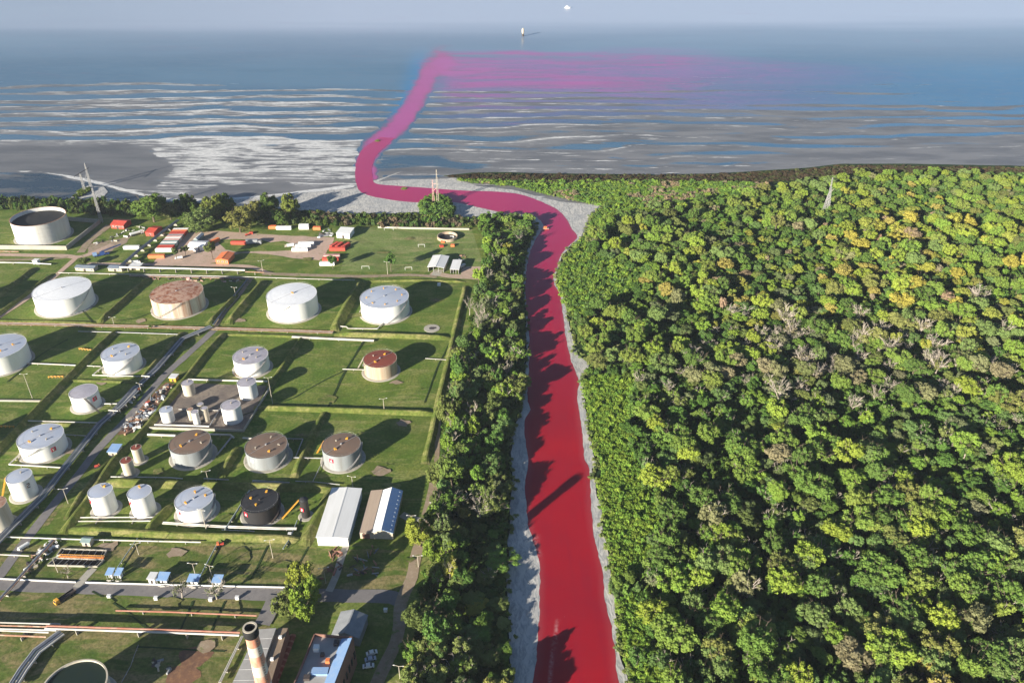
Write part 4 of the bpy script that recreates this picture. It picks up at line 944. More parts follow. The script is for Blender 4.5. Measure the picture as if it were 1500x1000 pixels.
for z in np.arange(2, 46, 1.2): rr = rad(z)+.15; b.cbox((rr*math.cos(R(-35)), rr*math.sin(R(-35)), z), (.5,.5,.08))
b.build('ladder', M['dark'], t)
def hall(corners, z0, h, wallm, roofm, label, name='hall', parapet=.0):
    """corners: four roof corners given as photograph points at height h"""
    Q = [G(x, y, h) for x, y in corners]; c0 = Vector((sum(q.x for q in Q)/4, sum(q.y for q in Q)/4, 0))
    t = thing(name, label, 'building', tuple(c0)); L = [Vector((q.x-c0.x, q.y-c0.y, 0)) for q in Q]
    MB().hexa([l+Vector((0,0,-.05)) for l in L], [l+Vector((0,0,h)) for l in L]).build('wall', M[wallm], t)
    S = [l*.985 for l in L]; MB().hexa([l+Vector((0,0,h+.004)) for l in S], [l+Vector((0,0,h+.22)) for l in S]).build('roof', M[roofm], t)
    if parapet:
        b = MB()
        for i in range(4):
            a_, b_ = L[i], L[(i+1) % 4]; n_ = Vector((-(b_-a_).y, (b_-a_).x, 0)).normalized()*.35
            if n_.dot(-(a_+b_)) < 0: n_ = -n_
            b.hexa([a_+Vector((0,0,h+.01)), b_+Vector((0,0,h+.01)), b_+n_+Vector((0,0,h+.01)), a_+n_+Vector((0,0,h+.01))],
                   [a_+Vector((0,0,h+parapet)), b_+Vector((0,0,h+parapet)), b_+n_+Vector((0,0,h+parapet)), a_+n_+Vector((0,0,h+parapet))])
        b.build('parapet', M[wallm], t)
    return t, L, c0
t, L4, c0 = hall([(326,1030),(365,1030),(405,919),(378,921)], 0, 7, 'plaster', 'roof_grey', 'long hall with pale grey roof behind the banded chimney')
for k in range(1, 7):
    a_ = L4[0].lerp(L4[3], k/7); b_ = L4[1].lerp(L4[2], k/7); MB().tube(a_*.98+Vector((0,0,7.24)), b_*.98+Vector((0,0,7.24)), .06, 4).build('roof_seam', M['roof_tin'], t)
t, L4, c0 = hall([(368,1030),(388,1030),(422,919),(407,919)], 0, 6, 'brick', 'roof_mud', 'narrow building with stained brown flat roof beside the red rounded roof')
for (u_, v__) in ((.5,.55),(.35,.2),(.6,.85)):
    q = (L4[0].lerp(L4[3], v__)).lerp(L4[1].lerp(L4[2], v__), u_); MB().cbox((q.x, q.y, 6.7), (1.2,1,1)).build('roof_unit', M['shell_white'], t)
t = thing('roof_vault', 'long narrow vaulted roof of dark red tiles between the flat roof and the dark yard', 'building', (0,0,0))
A = G(384, 1020, 6.5); B = G(426, 913, 6.5); t.location = (A.x, A.y, 0); d = B-A; b = MB(); n_ = Vector((-d.y, d.x, 0)).normalized()
b.hexa([v+Vector((0,0,-6.5)) - Vector((0,0,.05)) for v in (-n_*1.6, d-n_*1.6, d+n_*1.6, n_*1.6)], [v - Vector((0,0,.9)) for v in (-n_*1.6, d-n_*1.6, d+n_*1.6, n_*1.6)]); b.build('wall', M['brick'], t)
NB = 34
for k in range(NB):
    a_ = d*(k/NB); b_ = d*((k+1.0)/NB); MB().tube(a_-Vector((0,0,.9)), b_-Vector((0,0,.9)), 1.75, 10, 1.6).build('tile_course', M['roof_red' if k % 3 else 'pipe_red'], t)
t, L4, c0 = hall([(420,1030),(482,1030),(518,936),(461,931)], 0, 14, 'brick', 'roof_grey', 'brick block with parapets and grey flat roof cluttered with ducts', parapet=1.6)
def onroof(u_, v__): return (L4[0].lerp(L4[3], v__)).lerp(L4[1].lerp(L4[2], v__), u_)
b = MB(); q = [onroof(.72,0), onroof(.985,0), onroof(.985,.97), onroof(.72,.97)]
b.hexa([v+Vector((0,0,14.3)) for v in q], [q[0]+Vector((0,0,15.0)), q[1]+Vector((0,0,15.9)), q[2]+Vector((0,0,15.9)), q[3]+Vector((0,0,15.0))]); b.build('blue_roof', M['roof_sky'], t)
for (u_, v__, dx, dy, dz, m_) in [(.2,.78,2,2,2.2,'shell_white'),(.4,.7,1.4,1.2,1.4,'dark'),(.5,.45,6,3,1.0,'roof_sky'),(.62,.9,1.6,2.2,1.2,'dark'),(.25,.35,2.2,2,1.2,'dark'),(.6,.6,1.5,1.5,1.8,'orange'),(.45,.2,4,.5,.7,'steel')]:
    q = onroof(u_, v__); MB().cbox((q.x, q.y, 14.22+dz/2), (dx,dy,dz)).build('roof_unit', M[m_], t)
for k in range(9):
    q = L4[1].lerp(L4[2], (k+.5)/9)*1.002; MB().cbox((q.x, q.y, 7), (.5, 1.3, 3.2)).build('window', M['glass'], t)
shed((489,941),(527,946),(497,908), 5.0, 2.2, 'y', 'grey', 'grey', 'grey gabled shed behind the brick block with the blue roof', doors=0)
# the rest of the power station, south of the view
t = thing('chimney', 'second chimney of the power station, south of the view', 'chimney', (-128, 138, 0))
MB().lathe([(2.9,-.05),(1.9,50),(1.6,50),(1.6,46)], 28).build('shaft', M['stack_white'], t, smooth=True); MB().lathe([(2.0,46),(2.3,47),(2.3,50.1),(1.7,50.1)], 28).build('cap', M['black'], t)

# black basins with walkway
def basin(corners, label, nb, bars='steel'):
    W = gp(corners); c0 = W[0]; t = thing('settling_basin', label, 'basin', tuple(c0)); W = [q-c0 for q in W]
    b = MB()
    for i in range(4):
        a_, b_ = W[i], W[(i+1) % 4]; d = (b_-a_).normalized(); n_ = Vector((-d.y, d.x, 0))*.18
        b.hexa([v+Vector((0,0,-.05)) for v in (a_-n_, b_-n_, b_+n_, a_+n_)], [v+Vector((0,0,.9)) for v in (a_-n_, b_-n_, b_+n_, a_+n_)])
    b.build('curb', M['concrete'], t)
    b = MB(); b.add([tuple(v+Vector((0,0,.25))) for v in W], [(0,1,2,3)]); b.build('water', M['oil'], t)
    for k in range(nb):
        f = (k+.6)/nb; a_ = W[0].lerp(W[1], f)+Vector((0,0,.95)); b_ = W[3].lerp(W[2], f)+Vector((0,0,.95)); MB().tube(a_, b_, .09, 4).build('crossbar', M[bars], t)
basin([(84,814),(152,816),(157,807),(91,804.5)], 'upper black oil basin behind the yellow walkway', 7)
basin([(70,828.5),(143,830.5),(153,820.5),(82,818)], 'lower black oil basin in front of the yellow walkway', 8)
A = G(88, 816.6); B = G(153, 818.8); t = thing('walkway', 'orange and yellow railed walkway between the two black basins', 'walkway', tuple(A)); d = B-A; n_ = Vector((-d.y, d.x, 0)).normalized()
MB().hexa([v+Vector((0,0,.9)) for v in (-n_*.6, d-n_*.6, d+n_*.6, n_*.6)], [v+Vector((0,0,1.0)) for v in (-n_*.6, d-n_*.6, d+n_*.6, n_*.6)]).build('deck', M['orange'], t)
for s in (-1, 1):
    b = MB(); b.tube(n_*.6*s+Vector((0,0,1.7)), d+n_*.6*s+Vector((0,0,1.7)), .08, 4)
    for k in range(18): q = d*(k/17)+n_*.6*s; b.tube(q+Vector((0,0,1.0)), q+Vector((0,0,1.7)), .06, 4)
    b.build('railing', M['yellow'], t)
for k in range(6): q = d*(k/5); MB().cbox((q.x, q.y, .55), (.25,.25,1.25)).build('support', M['dark'], t)

# ------------------------------------------------------------------ containers, vehicles
CONT = {}
def container(x, y, ang, color, label, ln=12.2, hgt=2.6, z=0.0, group='shipping containers in the yard'):
    """x,y: photograph point of the middle of its near lower edge"""
    q = G(x, y); t = thing('container', label, 'container', (q.x, q.y, z), R(ang), group)
    key = (color, ln, hgt)
    if key not in CONT:
        b = MB(); n = int(ln/.55); V = []; F = []
        def zig(y_, sgn):
            base_ = len(b.v); pts = []
            for i in range(n+1):
                x_ = -ln/2 + ln*i/n; o_ = .05*sgn*(i % 2); pts += [(x_, y_+o_, .15), (x_, y_+o_, hgt-.1)]
            b.add(pts, [(2*i, 2*i+2, 2*i+3, 2*i+1) for i in range(n)])
        zig(0, 1); zig(2.44, -1)
        b.box(-ln/2, ln/2, 0, 2.44, 0, .15); b.box(-ln/2, ln/2, 0, .12, hgt-.12, hgt); b.box(-ln/2, ln/2, 2.32, 2.44, hgt-.12, hgt)
        for sx in (-1, 1):
            for y_ in (0, 2.3): b.box(sx*ln/2-.08, sx*ln/2+.08, y_, y_+.14, .15, hgt-.12)
        b.box(-ln/2+.02, -ln/2+.06, .1, 2.3, .1, hgt-.1)
        me1 = b.mesh('body'); me1.materials.append(M[color])
        r_ = MB(); r_.box(-ln/2+.05, ln/2-.05, .12, 2.32, hgt-.14, hgt-.06)
        for i in range(int(ln/.9)): x_ = -ln/2+.5+i*.9; r_.box(x_-.12, x_+.12, .2, 2.24, hgt-.06, hgt-.02)
        me2 = r_.mesh('roof'); me2.materials.append(M[color])
        d_ = MB(); d_.box(ln/2-.02, ln/2+.04, .1, 1.2, .15, hgt-.15); me3 = d_.mesh('door'); me3.materials.append(M[color])
        d_ = MB(); d_.box(ln/2-.02, ln/2+.04, 1.24, 2.34, .15, hgt-.15); me4 = d_.mesh('door'); me4.materials.append(M[color])
        CONT[key] = (me1, me2, me3, me4)
    a_, b_, c_, d_ = CONT[key]
    link('body', a_, None, t); link('roof', b_, None, t); link('door', c_, None, t); link('door', d_, None, t)
    return t
seq = [('shell_white','front white container of the striped row'),('red','red container second in the striped row'),('red','red container third in the striped row'),('teal','first grey-green container of the striped row'),
       ('shell_white','white container between the two grey-green ones in the striped row'),('teal','second grey-green container of the striped row'),('pink','first faded pink container of the striped row'),('shell_white','white container beside the pink ones in the striped row'),
       ('pink','second faded pink container of the striped row'),('grey','grey container in the middle of the striped row'),('red','first red container of the rear part of the striped row'),('red','second red container of the rear part of the striped row'),
       ('orange','orange-red container near the rear of the striped row'),('shell_white','rearmost white container of the striped row')]
A = G(239.5, 369.3); B = G(265, 340); stp = (B-A)/13
for k, (cl, lab) in enumerate(seq):
    t = container(239.5, 369.3, 1.5, cl, lab); t.location = tuple(A + (A*0) + stp*k + Vector((0,0,0)))
if stp.length < 2.5:
    pass
for x, y, ang, cl, lab, ln in [
    (229,378.5,1,'orange','orange-red container lying in front of the striped row',12.2),(192.5,365.5,1,'shell_white','lone white container in the grass beside the blue crane',12.2),
    (349.5,358.5,-1,'red','red container with the grey tarpaulined load behind it in the middle yard',12.2),(316,355.5,56,'orange','orange container with pale top set at an angle beside the small tree',9),
    (439,368.3,1,'shell_white','near one of the white container pair in the pink yard',12.2),(444,363.6,1,'shell_white','middle one of the white containers in the pink yard',12.2),
    (448.5,359.8,1,'shell_white','rear one of the white containers in the pink yard',12.2),
    (415.5,336.6,0,'shell_white','white container at the bushes behind the pink yard',12.2),(399,335.6,2,'orange','orange container at the bushes behind the pink yard',6),
    (445,336.2,0,'shell_white','lower white container against the bushes near the steel frames',8),(464,337.2,-3,'orange','faded orange container between the white one and the steel frames',6),
    (367.5,343.2,0,'red','tiny red container alone at the edge of the big trees',3),
    (492,361.5,62,'red','first red container of the three set end-on beside the playing field',9),(499,361.8,70,'red','middle red container of the three set end-on',9),(508.5,362.6,62,'red','third red container of the three set end-on, nearest the field',9),
    (494,367.6,0,'red','red container lying across the foot of the end-on three',12.2),
    (486,378.6,0,'pink','pink and white container above the white one beside the playing field',12.2),(484,382.6,0,'red','red container directly behind the white one at the yard corner',12.2),
    (479,389.3,1,'shell_white','white container at the yard corner beside the small tree',11),
    (291,366.6,60,'shell_white','short white container beside the white gabled workshop',6),
    (647.5,362.5,20,'red','small red skip left of the pale slab by the round basin',2.8),(663,361.5,0,'orange','small orange skip right of the pale slab by the round basin',2.8),(648.8,356.2,10,'orange','small orange skip touching the round basin',2.6)]:
    container(x, y, ang, cl, lab, ln, 2.6 if ln > 3 else 1.5)
container(445, 333.5, 0, 'shell_white', 'upper white container against the bushes near the steel frames', 8, z=0)
container(646.9-4, 529-110, 0, 'shell_white', 'small white box in the grass below the open-fronted shed', 2.2, 1.4)

def wheel_mesh():
    b = MB(); b.tube((0,-.15,0), (0,.15,0), .5, 12); me = b.mesh('wheel'); me.materials.append(M['tyre']); return me
WHEEL = wheel_mesh()
def truck(x, y, ang, kind, cabm, loadm, label, scale=1.0):
    q = G(x, y); t = thing('truck', label, 'truck', (q.x, q.y, 0), R(ang)); t.scale = (scale,)*3
    MB().box(-5.2, 4.8, -.5, .5, .55, .85).build('chassis', M['dark'], t)
    c = MB(); c.add([(3.1,-1.2,.6),(5.2,-1.2,.6),(5.2,1.2,.6),(3.1,1.2,.6),(3.2,-1.15,2.9),(4.7,-1.1,2.9),(4.7,1.1,2.9),(3.2,1.15,2.9),(5.2,-1.2,1.7),(5.2,1.2,1.7)],
        [(0,3,2,1),(4,5,6,7),(0,1,8,5,4),(2,3,7,6,9),(3,0,4,7),(1,2,9,8),(8,9,6,5)]); cab = c.build('cab', M[cabm], t)
    MB().add([(5.205,-1.05,1.75),(5.205,1.05,1.75),(4.76,1.0,2.75),(4.76,-1.0,2.75)], [(0,1,2,3)]).build('windscreen', M['glass'], cab)
    if kind == 'tank':
        MB().tube((-5.2,0,2.0), (2.8,0,2.0), 1.15, 16).build('tank_body', M[loadm], t)
        MB().box(-3, 1, -.3, .3, 3.1, 3.25).build('walkway', M['steel'], t)
    elif kind == 'box': MB().box(-5.2, 2.8, -1.25, 1.25, .9, 3.6).build('cargo_box', M[loadm], t)
    else:
        b = MB(); b.box(-5.2, 2.8, -1.2, 1.2, .9, 1.2); b.box(-5.2, 2.8, -1.25, -1.15, 1.2, 1.9); b.box(-5.2, 2.8, 1.15, 1.25, 1.2, 1.9); b.box(-5.25, -5.15, -1.2, 1.2, 1.2, 1.9); b.box(2.7, 2.8, -1.2, 1.2, 1.2, 2.4)
        b.build('dump_bed', M[loadm], t)
    for x_ in (-4, -2.8, 4):
        for y_ in (-1.05, 1.05): link('wheel', WHEEL, None, t, (x_, y_, .5))
    return t
truck(201, 344, 42, 'tank', 'shell_white', 'shell_white', 'white tanker lorry parked beside the small red house')
truck(96, 876, 236, 'bed', 'yellow', 'dark', 'dark tipper lorry with yellow cab parked below the main road', .85)
truck(424, 361.5, 200, 'box', 'plaster', 'shell_white', 'cream lorry beside the white container pair in the pink yard', .7)
truck(372.5, 357.6, 2, 'box', 'grey', 'grey', 'grey lorry with tarpaulined load behind the red container', 1.15)
truck(262, 379, 200, 'box', 'shell_white', 'shell_white', 'small white van on the yard road beside the orange-red container', .55)
truck(678, 391, 60, 'box', 'shell_white', 'shell_white', 'small white lorry parked beside the white-roofed canopy', .6)
truck(200, 385.5, 10, 'box', 'shell_white', 'shell_white', 'small white lorry below the dark raised pipe rack', .6)
def car(x, y, ang, paintm, label):
    q = G(x, y); t = thing('parked_car', label, 'car', (q.x, q.y, 0), R(ang), 'cars parked in the shade')
    prof = [(-2.2,.35),(-2.25,.85),(-1.5,.98),(-.9,1.45),(.7,1.45),(1.3,1.0),(2.15,.85),(2.2,.35)]
    b = MB(); n = len(prof); b.add([(x_, -.88, z_) for x_, z_ in prof]+[(x_, .88, z_) for x_, z_ in prof], [tuple(range(n)), tuple(range(2*n-1, n-1, -1))]+[(i, n+i, n+(i+1)%n, (i+1)%n) for i in range(n)])
    b.build('body', M[paintm], t)
    MB().add([(.72,-.8,1.44),(.72,.8,1.44),(1.32,.8,1.03),(1.32,-.8,1.03),(-.92,-.8,1.44),(-.92,.8,1.44),(-1.5,.8,1.01),(-1.5,-.8,1.01)], [(0,1,2,3),(4,7,6,5)]).build('window', M['glass'], t).location.z = .02
    for x_ in (-1.4, 1.4):
        for y_ in (-.8, .8): o = link('wheel', WHEEL, None, t, (x_, y_, .33)); o.scale = (.66, .66, .66)
car(545, 957, 20, 'shell_white', 'white car farthest along the row parked in the shade')
car(543, 966, 15, 'roof_blue', 'pale blue car between two white ones parked in the shade')
car(540, 976, 10, 'roof_white', 'off-white car at the near end of the row parked in the shade')
car(486, 345, 80, 'shell_white', 'white car parked beside the steel frames in the yard')
# blue mobile crane
q = G(150, 374); t = thing('crane', 'blue crane with a long lattice boom resting beside the low slate-roofed shed', 'crane', tuple(q), R(30))
MB().box(-6, 5, -1.3, 1.3, .6, 1.4).build('chassis', M['blue'], t); MB().box(-6.5, -3.5, -1.3, 1.3, 1.4, 3.2).build('cab', M['roof_sky'], t)
MB().box(-1.5, 2, -1.2, 1.2, 1.4, 2.8).build('machine_house', M['blue'], t)
b = MB(); A_ = Vector((0,0,2.8)); B_ = Vector((15,4,4.2))
for (sy, sz) in ((-.5,0),(.5,0),(.5,.8),(-.5,.8)): b.tube(A_+Vector((0,sy,sz)), B_+Vector((0,sy*.5,sz*.5)), .12, 4)
for k in range(12):
    p1 = A_.lerp(B_, k/12); p2 = A_.lerp(B_, (k+1)/12); b.tube(p1+Vector((0,-.5,0)), p2+Vector((0,.5,.7)), .07, 3); b.tube(p1+Vector((0,.5,0)), p2+Vector((0,-.5,.7)), .07, 3)
b.build('boom', M['blue'], t)
for x_ in (-5, -3.6, 1.5, 3.5):
    for y_ in (-1.2, 1.2): link('wheel', WHEEL, None, t, (x_, y_, .5))
# steel frames and scrap: separate bits lying about
def bits(name, label, cat, poly_px, n, mats, lo, hi, seed, group):
    r = random.Random(seed); made = 0
    xs = [p[0] for p in poly_px]; ys = [p[1] for p in poly_px]
    while made < n:
        x, y = r.uniform(min(xs), max(xs)), r.uniform(min(ys), max(ys))
        if not bool(in_poly(np.array(x), np.array(y), poly_px)): continue
        q = G(x, y); l, w_, h_ = r.uniform(*lo), r.uniform(*hi), r.uniform(.25, 1.3)
        b = MB(); m_ = r.choice(mats)
        if r.random() < .5: b.hexa([(-l/2,-w_/2,0),(l/2,-w_/2,0),(l/2,w_/2,0),(-l/2,w_/2,0)], [(-l/2*.8,-w_/2,h_),(l/2*.9,-w_/2*.8,h_*.7),(l/2,w_/2*.9,h_),(-l/2*.9,w_/2,h_*.8)])
        else:
            b.tube((-l/2,0,.15), (l/2,r.uniform(-1,1)*.4,.3+h_*.5), .13, 5); b.tube((-l/2,w_*.4,.15), (l/2,w_*.5,.2), .11, 5); b.box(-.3,.3,-.1,w_*.5,0,.3+h_*.4)
        o = b.build(name, M[m_], None, (q.x, q.y, 0), r.uniform(0, 3.14)); tag(o, label, cat, group); made += 1
bits('scrap_piece', 'piece of rusty scrap metal lying in the scrap yard by the road', 'scrap', [(243,562),(254,563),(238,588),(220,610),(198,634),(174,636),(186,615),(206,596),(226,576)], 110, ['plaster','dark','pipe_rust','pipe_grey','shell_white','roof_slate','grey','brick'], (1,4.5), (.5,2), 3, 'scrap heap beside the diagonal road')
bits('scrap_piece', 'piece of scrap steel in the grass below the white warehouse', 'scrap', [(475,804),(503,804),(500,835),(470,850),(478,820)], 22, ['pipe_rust','brick','brick','dark','pipe_red'], (1.5,4.5), (.3,.8), 5, 'scrap steel beneath the warehouse')
bits('scrap_piece', 'piece of scrap steel in the grass below the twin shed', 'scrap', [(520,797),(560,797),(552,840),(508,850),(515,815)], 24, ['pipe_rust','brick','pipe_grey','dark','pipe_dark'], (1.5,5), (.3,.8), 6, 'scrap steel beneath the twin shed')
bits('steel_frame', 'grey steel frame in the stack behind the pink yard', 'steel frame', [(468,347),(487,347),(490,336),(474,336)], 16, ['grey','steel','dark','pipe_grey'], (3,6), (1,2.4), 8, 'steel frames behind the pink yard')
bits('machine_part', 'jumble of rusty machine parts beside the white-roofed canopy', 'machine', [(664,383),(680,372),(684,378),(682,388),(676,396)], 18, ['pipe_rust','grey','plaster','dark','pink'], (1.5,3.5), (1,2), 9, 'machines beside the white-roofed canopy')
bits('yard_debris', 'piece of debris on the grass near the walled tank', 'debris', [(132,352),(160,345),(210,326),(214,338),(176,352),(140,362)], 26, ['grey','steel','shell_white','dark','plaster'], (1.5,5), (.4,1.5), 10, 'debris near the red house')
bits('rack_fitting', 'valve or fitting along the brown pipe bundle', 'pipe fitting', [(205,406),(362,410),(362,414),(205,409)], 34, ['pipe_rust','dark','pipe_rust','plaster','pink'], (1,3), (.6,1.5), 11, 'fittings by the brown pipe bundle')
bits('rack_fitting', 'valve or fitting of the manifold beside the basins', 'pipe fitting', [(78,785),(90,798),(60,822),(42,838),(28,838),(50,812)], 46, ['grey','dark','plaster','pipe_rust','shell_white','pipe_grey'], (1,3.5), (.6,1.5), 12, 'manifold fittings by the basins')
bits('rack_fitting', 'valve or fitting of the manifold on the diagonal pipe corridor', 'pipe fitting', [(196,570),(206,576),(184,600),(172,604),(178,592)], 26, ['shell_white','dark','pipe_white','pipe_grey'], (1,3.5), (.6,1.4), 13, 'manifold fittings on the corridor')
bits('yard_debris', 'piece of debris at the bottom lawn of the tank farm', 'debris', [(225,960),(240,962),(250,985),(236,992),(222,975)], 12, ['grey','plaster','dark'], (1,3), (.5,1.5), 14, 'debris on the bottom lawn')
# horizontal white vessel, posts, floats
q = G(36, 803); t = thing('horizontal_vessel', 'small white horizontal vessel beside the diagonal road above the basins', 'vessel', tuple(q), R(55))
b = MB(); b.tube((-2.2,0,1.5), (2.2,0,1.5), .9, 14); b.tube((2.2,0,1.5), (2.7,0,1.5), .9, 14, .4); b.tube((-2.2,0,1.5), (-2.7,0,1.5), .9, 14, .4); b.build('shell', M['shell_white'], t)
for x_ in (-1.4, 1.4): MB().box(x_-.2, x_+.2, -.6, .6, -.05, .8).build('saddle', M['concrete'], t)
for x, y, lab in [(160.5,875,'small white hydrant box below the main road near the tipper lorry'),(229,877.5,'small white hydrant box below the main road opposite the white cabin'),(309,879.5,'small white hydrant box below the main road opposite the last blue kiosk'),(348,877,'tiny pinkish hydrant box at the road edge'),(565,895,'white box standing in the shaded grass beside the bend of the road'),(425,784,'small white marker box below the black tank'),(148,776.5,'small white marker box below the twin tall tanks')]:
    q = G(x, y); t = thing('hydrant_box', lab, 'box', tuple(q)); MB().box(-.7,.7,-.5,.5,-.05,1.5).build('cabinet', M['shell_white'], t); MB().box(-.8,.8,-.6,.6,1.503,1.65).build('lid', M['roof_tin'], t)
q = G(323, 799); t = thing('tractor', 'small red tractor in the rough grass below the black tank', 'tractor', tuple(q), R(20))
MB().box(-.4,1.6,-.5,.5,.7,1.6).build('body', M['red'], t); MB().box(-1.4,-.4,-.7,.7,.9,2.3).build('cab', M['orange'], t)
for x_, y_, s in ((-1,-.9,1.3),(-1,.9,1.3),(1.1,-.7,.8),(1.1,.7,.8)): o = link('wheel', WHEEL, None, t, (x_, y_, .5*s)); o.scale = (s,)*3
for x, y, ln, ang, lab in [(125,513,9,-12,'yellow pipe rack on the grass between two blue-roofed tanks'),(82,553,9,3,'yellow pipe rack lying just above the long grass bank'),(8,626,10,-3,'yellow pipe rack at the edge of the view below the short tan wall')]:
    q = G(x, y); t = thing('pipe_rack', lab, 'pipe rack', tuple(q), R(ang), 'yellow pipe racks in the grass')
    b = MB(); b.tube((-ln/2,0,.8), (ln/2,0,.8), .16, 5); b.tube((-ln/2,.6,.8), (ln/2,.6,.8), .12, 5); b.build('rail', M['yellow'], t)
    for k in range(5): x_ = -ln/2+.4+(ln-.8)*k/4; MB().box(x_-.12, x_+.12, -.15, .75, -.05, 1.1).build('post', M['yellow'], t)
for x, y, lab in [(143,684,'red pump on a skid beside the diagonal road below the blue-roofed hut'),(202,573,'red pump on a skid at the manifold of the pipe corridor'),(217,591,'red pump on a skid at the upper end of the scrap heap'),(362,345,'red pump on a skid under the shore grove')]:
    q = G(x, y); t = thing('pump', lab, 'pump', tuple(q), R(30), 'red pumps'); MB().box(-1.6,1.6,-.7,.7,-.05,.3).build('skid', M['dark'], t)
    MB().tube((-1.3,0,1), (.5,0,1), .62, 10).build('motor', M['red'], t); b = MB(); b.tube((.5,0,1), (1.3,0,1), .35, 8); b.tube((1,0,1), (1,0,2), .2, 6); b.build('casing', M['orange'], t)
def goal(x, y, ang, wd, lab):
    q = G(x, y); t = thing('goal', lab, 'goal', tuple(q), R(ang), 'goals on the playing field')
    for s in (-1, 1): MB().tube((s*wd/2,0,0), (s*wd/2,0,2.3), .12, 6).build('post', M['shell_white'], t)
    MB().tube((-wd/2,0,2.3), (wd/2,0,2.3), .12, 6).build('crossbar', M['shell_white'], t)
goal(569.6, 337.5, 0, 7.3, 'white goal against the pale wall at the far end of the field'); goal(617.6, 362, 0, 5, 'white goal near the round basin')
goal(535.5, 394, 0, 5.5, 'white goal nearest the pipeline below the field'); goal(598.5, 395.5, 5, 5, 'white goal between the bushy tree and the open-fronted shed')

# ------------------------------------------------------------------ lamp posts, pylons, buoy, boat
def lamp(x, y, hpx, label, heads=2):
    q = G(x, y); H = min(np.linspace(4, 26, 221), key=lambda h: abs(P(q.x, q.y, h)[1]-(y-hpx)))
    t = thing('lamp_post', label, 'lamp post', tuple(q), R((x*7) % 60-30), 'lamp posts of the tank farm')
    MB().tube((0,0,-.05), (0,0,H), .20, 6, .12).build('pole', M['plaster'], t)
    for s in ((-1, 1) if heads == 2 else (1,)):
        a_ = MB().tube((0,0,H-.1), (s*1.6,0,H+.25), .09, 5).build('arm', M['plaster'], t); MB().cbox((s*1.9,0,H+.25), (.7,.3,.14)).build('lamp_head', M['shell_white'], a_)
for x, y, h, lab in [(47.5,583,35,'tall lamp post in the grass cell above the short tan wall'),(399.5,591,38,'tall lamp post at the wall corner of the gravel pad'),(302,775,28,'lamp post in front of the white tank with the plain blue roof'),
    (100,737,21,'lamp post between the diagonal road and the grass bank'),(85,838,21,'lamp post below the black oil basins'),(203.5,812,16,'lamp post beside the pale green pipe by the double kiosk'),(477.5,854,22,'lamp post beside the shed path near the main road'),
    (604,775,20,'lamp post beside the yellow-green tree at the perimeter road'),(517,713,15,'lamp post above the white warehouse'),(563,602,18,'lamp post on the grass bank beyond the red-roofed tank'),(345.5,435,14,'lamp post in the gully between the rusted and the white tank'),
    (167,475,10,'lamp post on the pipe bundle between the first two big tanks'),(286.5,842,17,'lamp post above the middle blue kiosk'),(310,842,14,'lamp post above the last blue kiosk'),(586,993,18,'lamp post beside the perimeter road at the lower edge'),
    (400,817,26,'lamp post in the rough grass below the black tank'),(637,750,13,'lamp post between the perimeter road and the river trees'),(207,573,11,'lamp post on the manifold of the pipe corridor'),(306,708,18,'lamp post on the bank above the white and black tanks'),
    (613,830,16,'leaning lamp post beside the perimeter road near its bend'),(568,402,18,'thin lamp post between the lower goals of the field'),(385,398,16,'lamp post at the bend of the yard road')]:
    lamp(x, y, h, lab)
def lattice(b, A_, B_, w0, w1, seg, r=.12):
    cs = [(-1,-1),(1,-1),(1,1),(-1,1)]
    def ring(k): f = k/seg; c_ = A_.lerp(B_, f); w_ = w0+(w1-w0)*f; return [c_+Vector((sx*w_, sy*w_, 0)) for sx, sy in cs]
    for k in range(seg):
        r0, r1 = ring(k), ring(k+1)
        for i in range(4):
            b.tube(r0[i], r1[i], r, 4, caps=False); b.tube(r0[i], r1[(i+1) % 4], r*.6, 3, caps=False); b.tube(r1[i], r1[(i+1) % 4], r*.6, 3, caps=False)
q = G(124.5, 280); H = 17; q2 = G(133.5, 274)
t = thing('portal_pylon', 'two-legged lattice power pylon standing on the mud spit in the bay', 'pylon', tuple(q)); d2 = q2-q
for off in (Vector((0,0,0)), d2):
    b = MB(); lattice(b, off+Vector((0,0,-.4)), off+Vector((0,0,H)), .9, .5, 9, .15); b.build('leg', M['steel'], t)
b = MB(); lattice(b, d2+Vector((0,0,H)), d2+Vector((0,0,H+6)), .5, .05, 3, .12); b.build('peak', M['steel'], t)
b = MB(); b.tube(-d2*.9+Vector((0,0,H)), d2*1.4+Vector((0,0,H)), .28, 5); b.build('crossarm', M['dark'], t); b = MB(); b.tube(Vector((0,0,5)), d2+Vector((0,0,H-2)), .16, 4); b.tube(d2+Vector((0,0,5)), Vector((0,0,H-2)), .16, 4); b.build('brace', M['steel'], t)
q = G(149, 326); t = thing('lattice_mast', 'single pale lattice mast at the corner of the concrete containment wall', 'pylon', tuple(q)); b = MB(); lattice(b, Vector((0,0,-.1)), Vector((0,0,30)), 1.0, .4, 13, .15); b.build('mast', M['steel'], t)
q = G(638, 302); t = thing('portal_pylon', 'red and white pylon rising from the bushy mound beside the red channel', 'pylon', tuple(q))
for dx, hh, m_ in ((-1.6, 24, 'pink'), (2.2, 33, 'plaster')):
    b = MB(); lattice(b, Vector((dx,0,-.1)), Vector((dx,0,hh)), 1.0, .25, 11, .11); b.build('leg', M[m_], t)
b = MB(); b.tube((-1.6,0,14), (2.2,0,17), .25, 5); b.tube((-1.6,0,20), (2.2,0,21), .2, 5); b.build('crossarm', M['pink'], t)
q = G(1208, 316); t = thing('portal_pylon', 'pale weathered pylon sticking out of the dense wood', 'pylon', tuple(q))
for dx, hh in ((-2.2, 20), (2.0, 26), (0, 34)):
    b = MB(); lattice(b, Vector((dx*1.2,0,-.1)), Vector((dx*.3,0,hh)), .9, .2, 12, .13); b.build('leg', M['steel'], t)
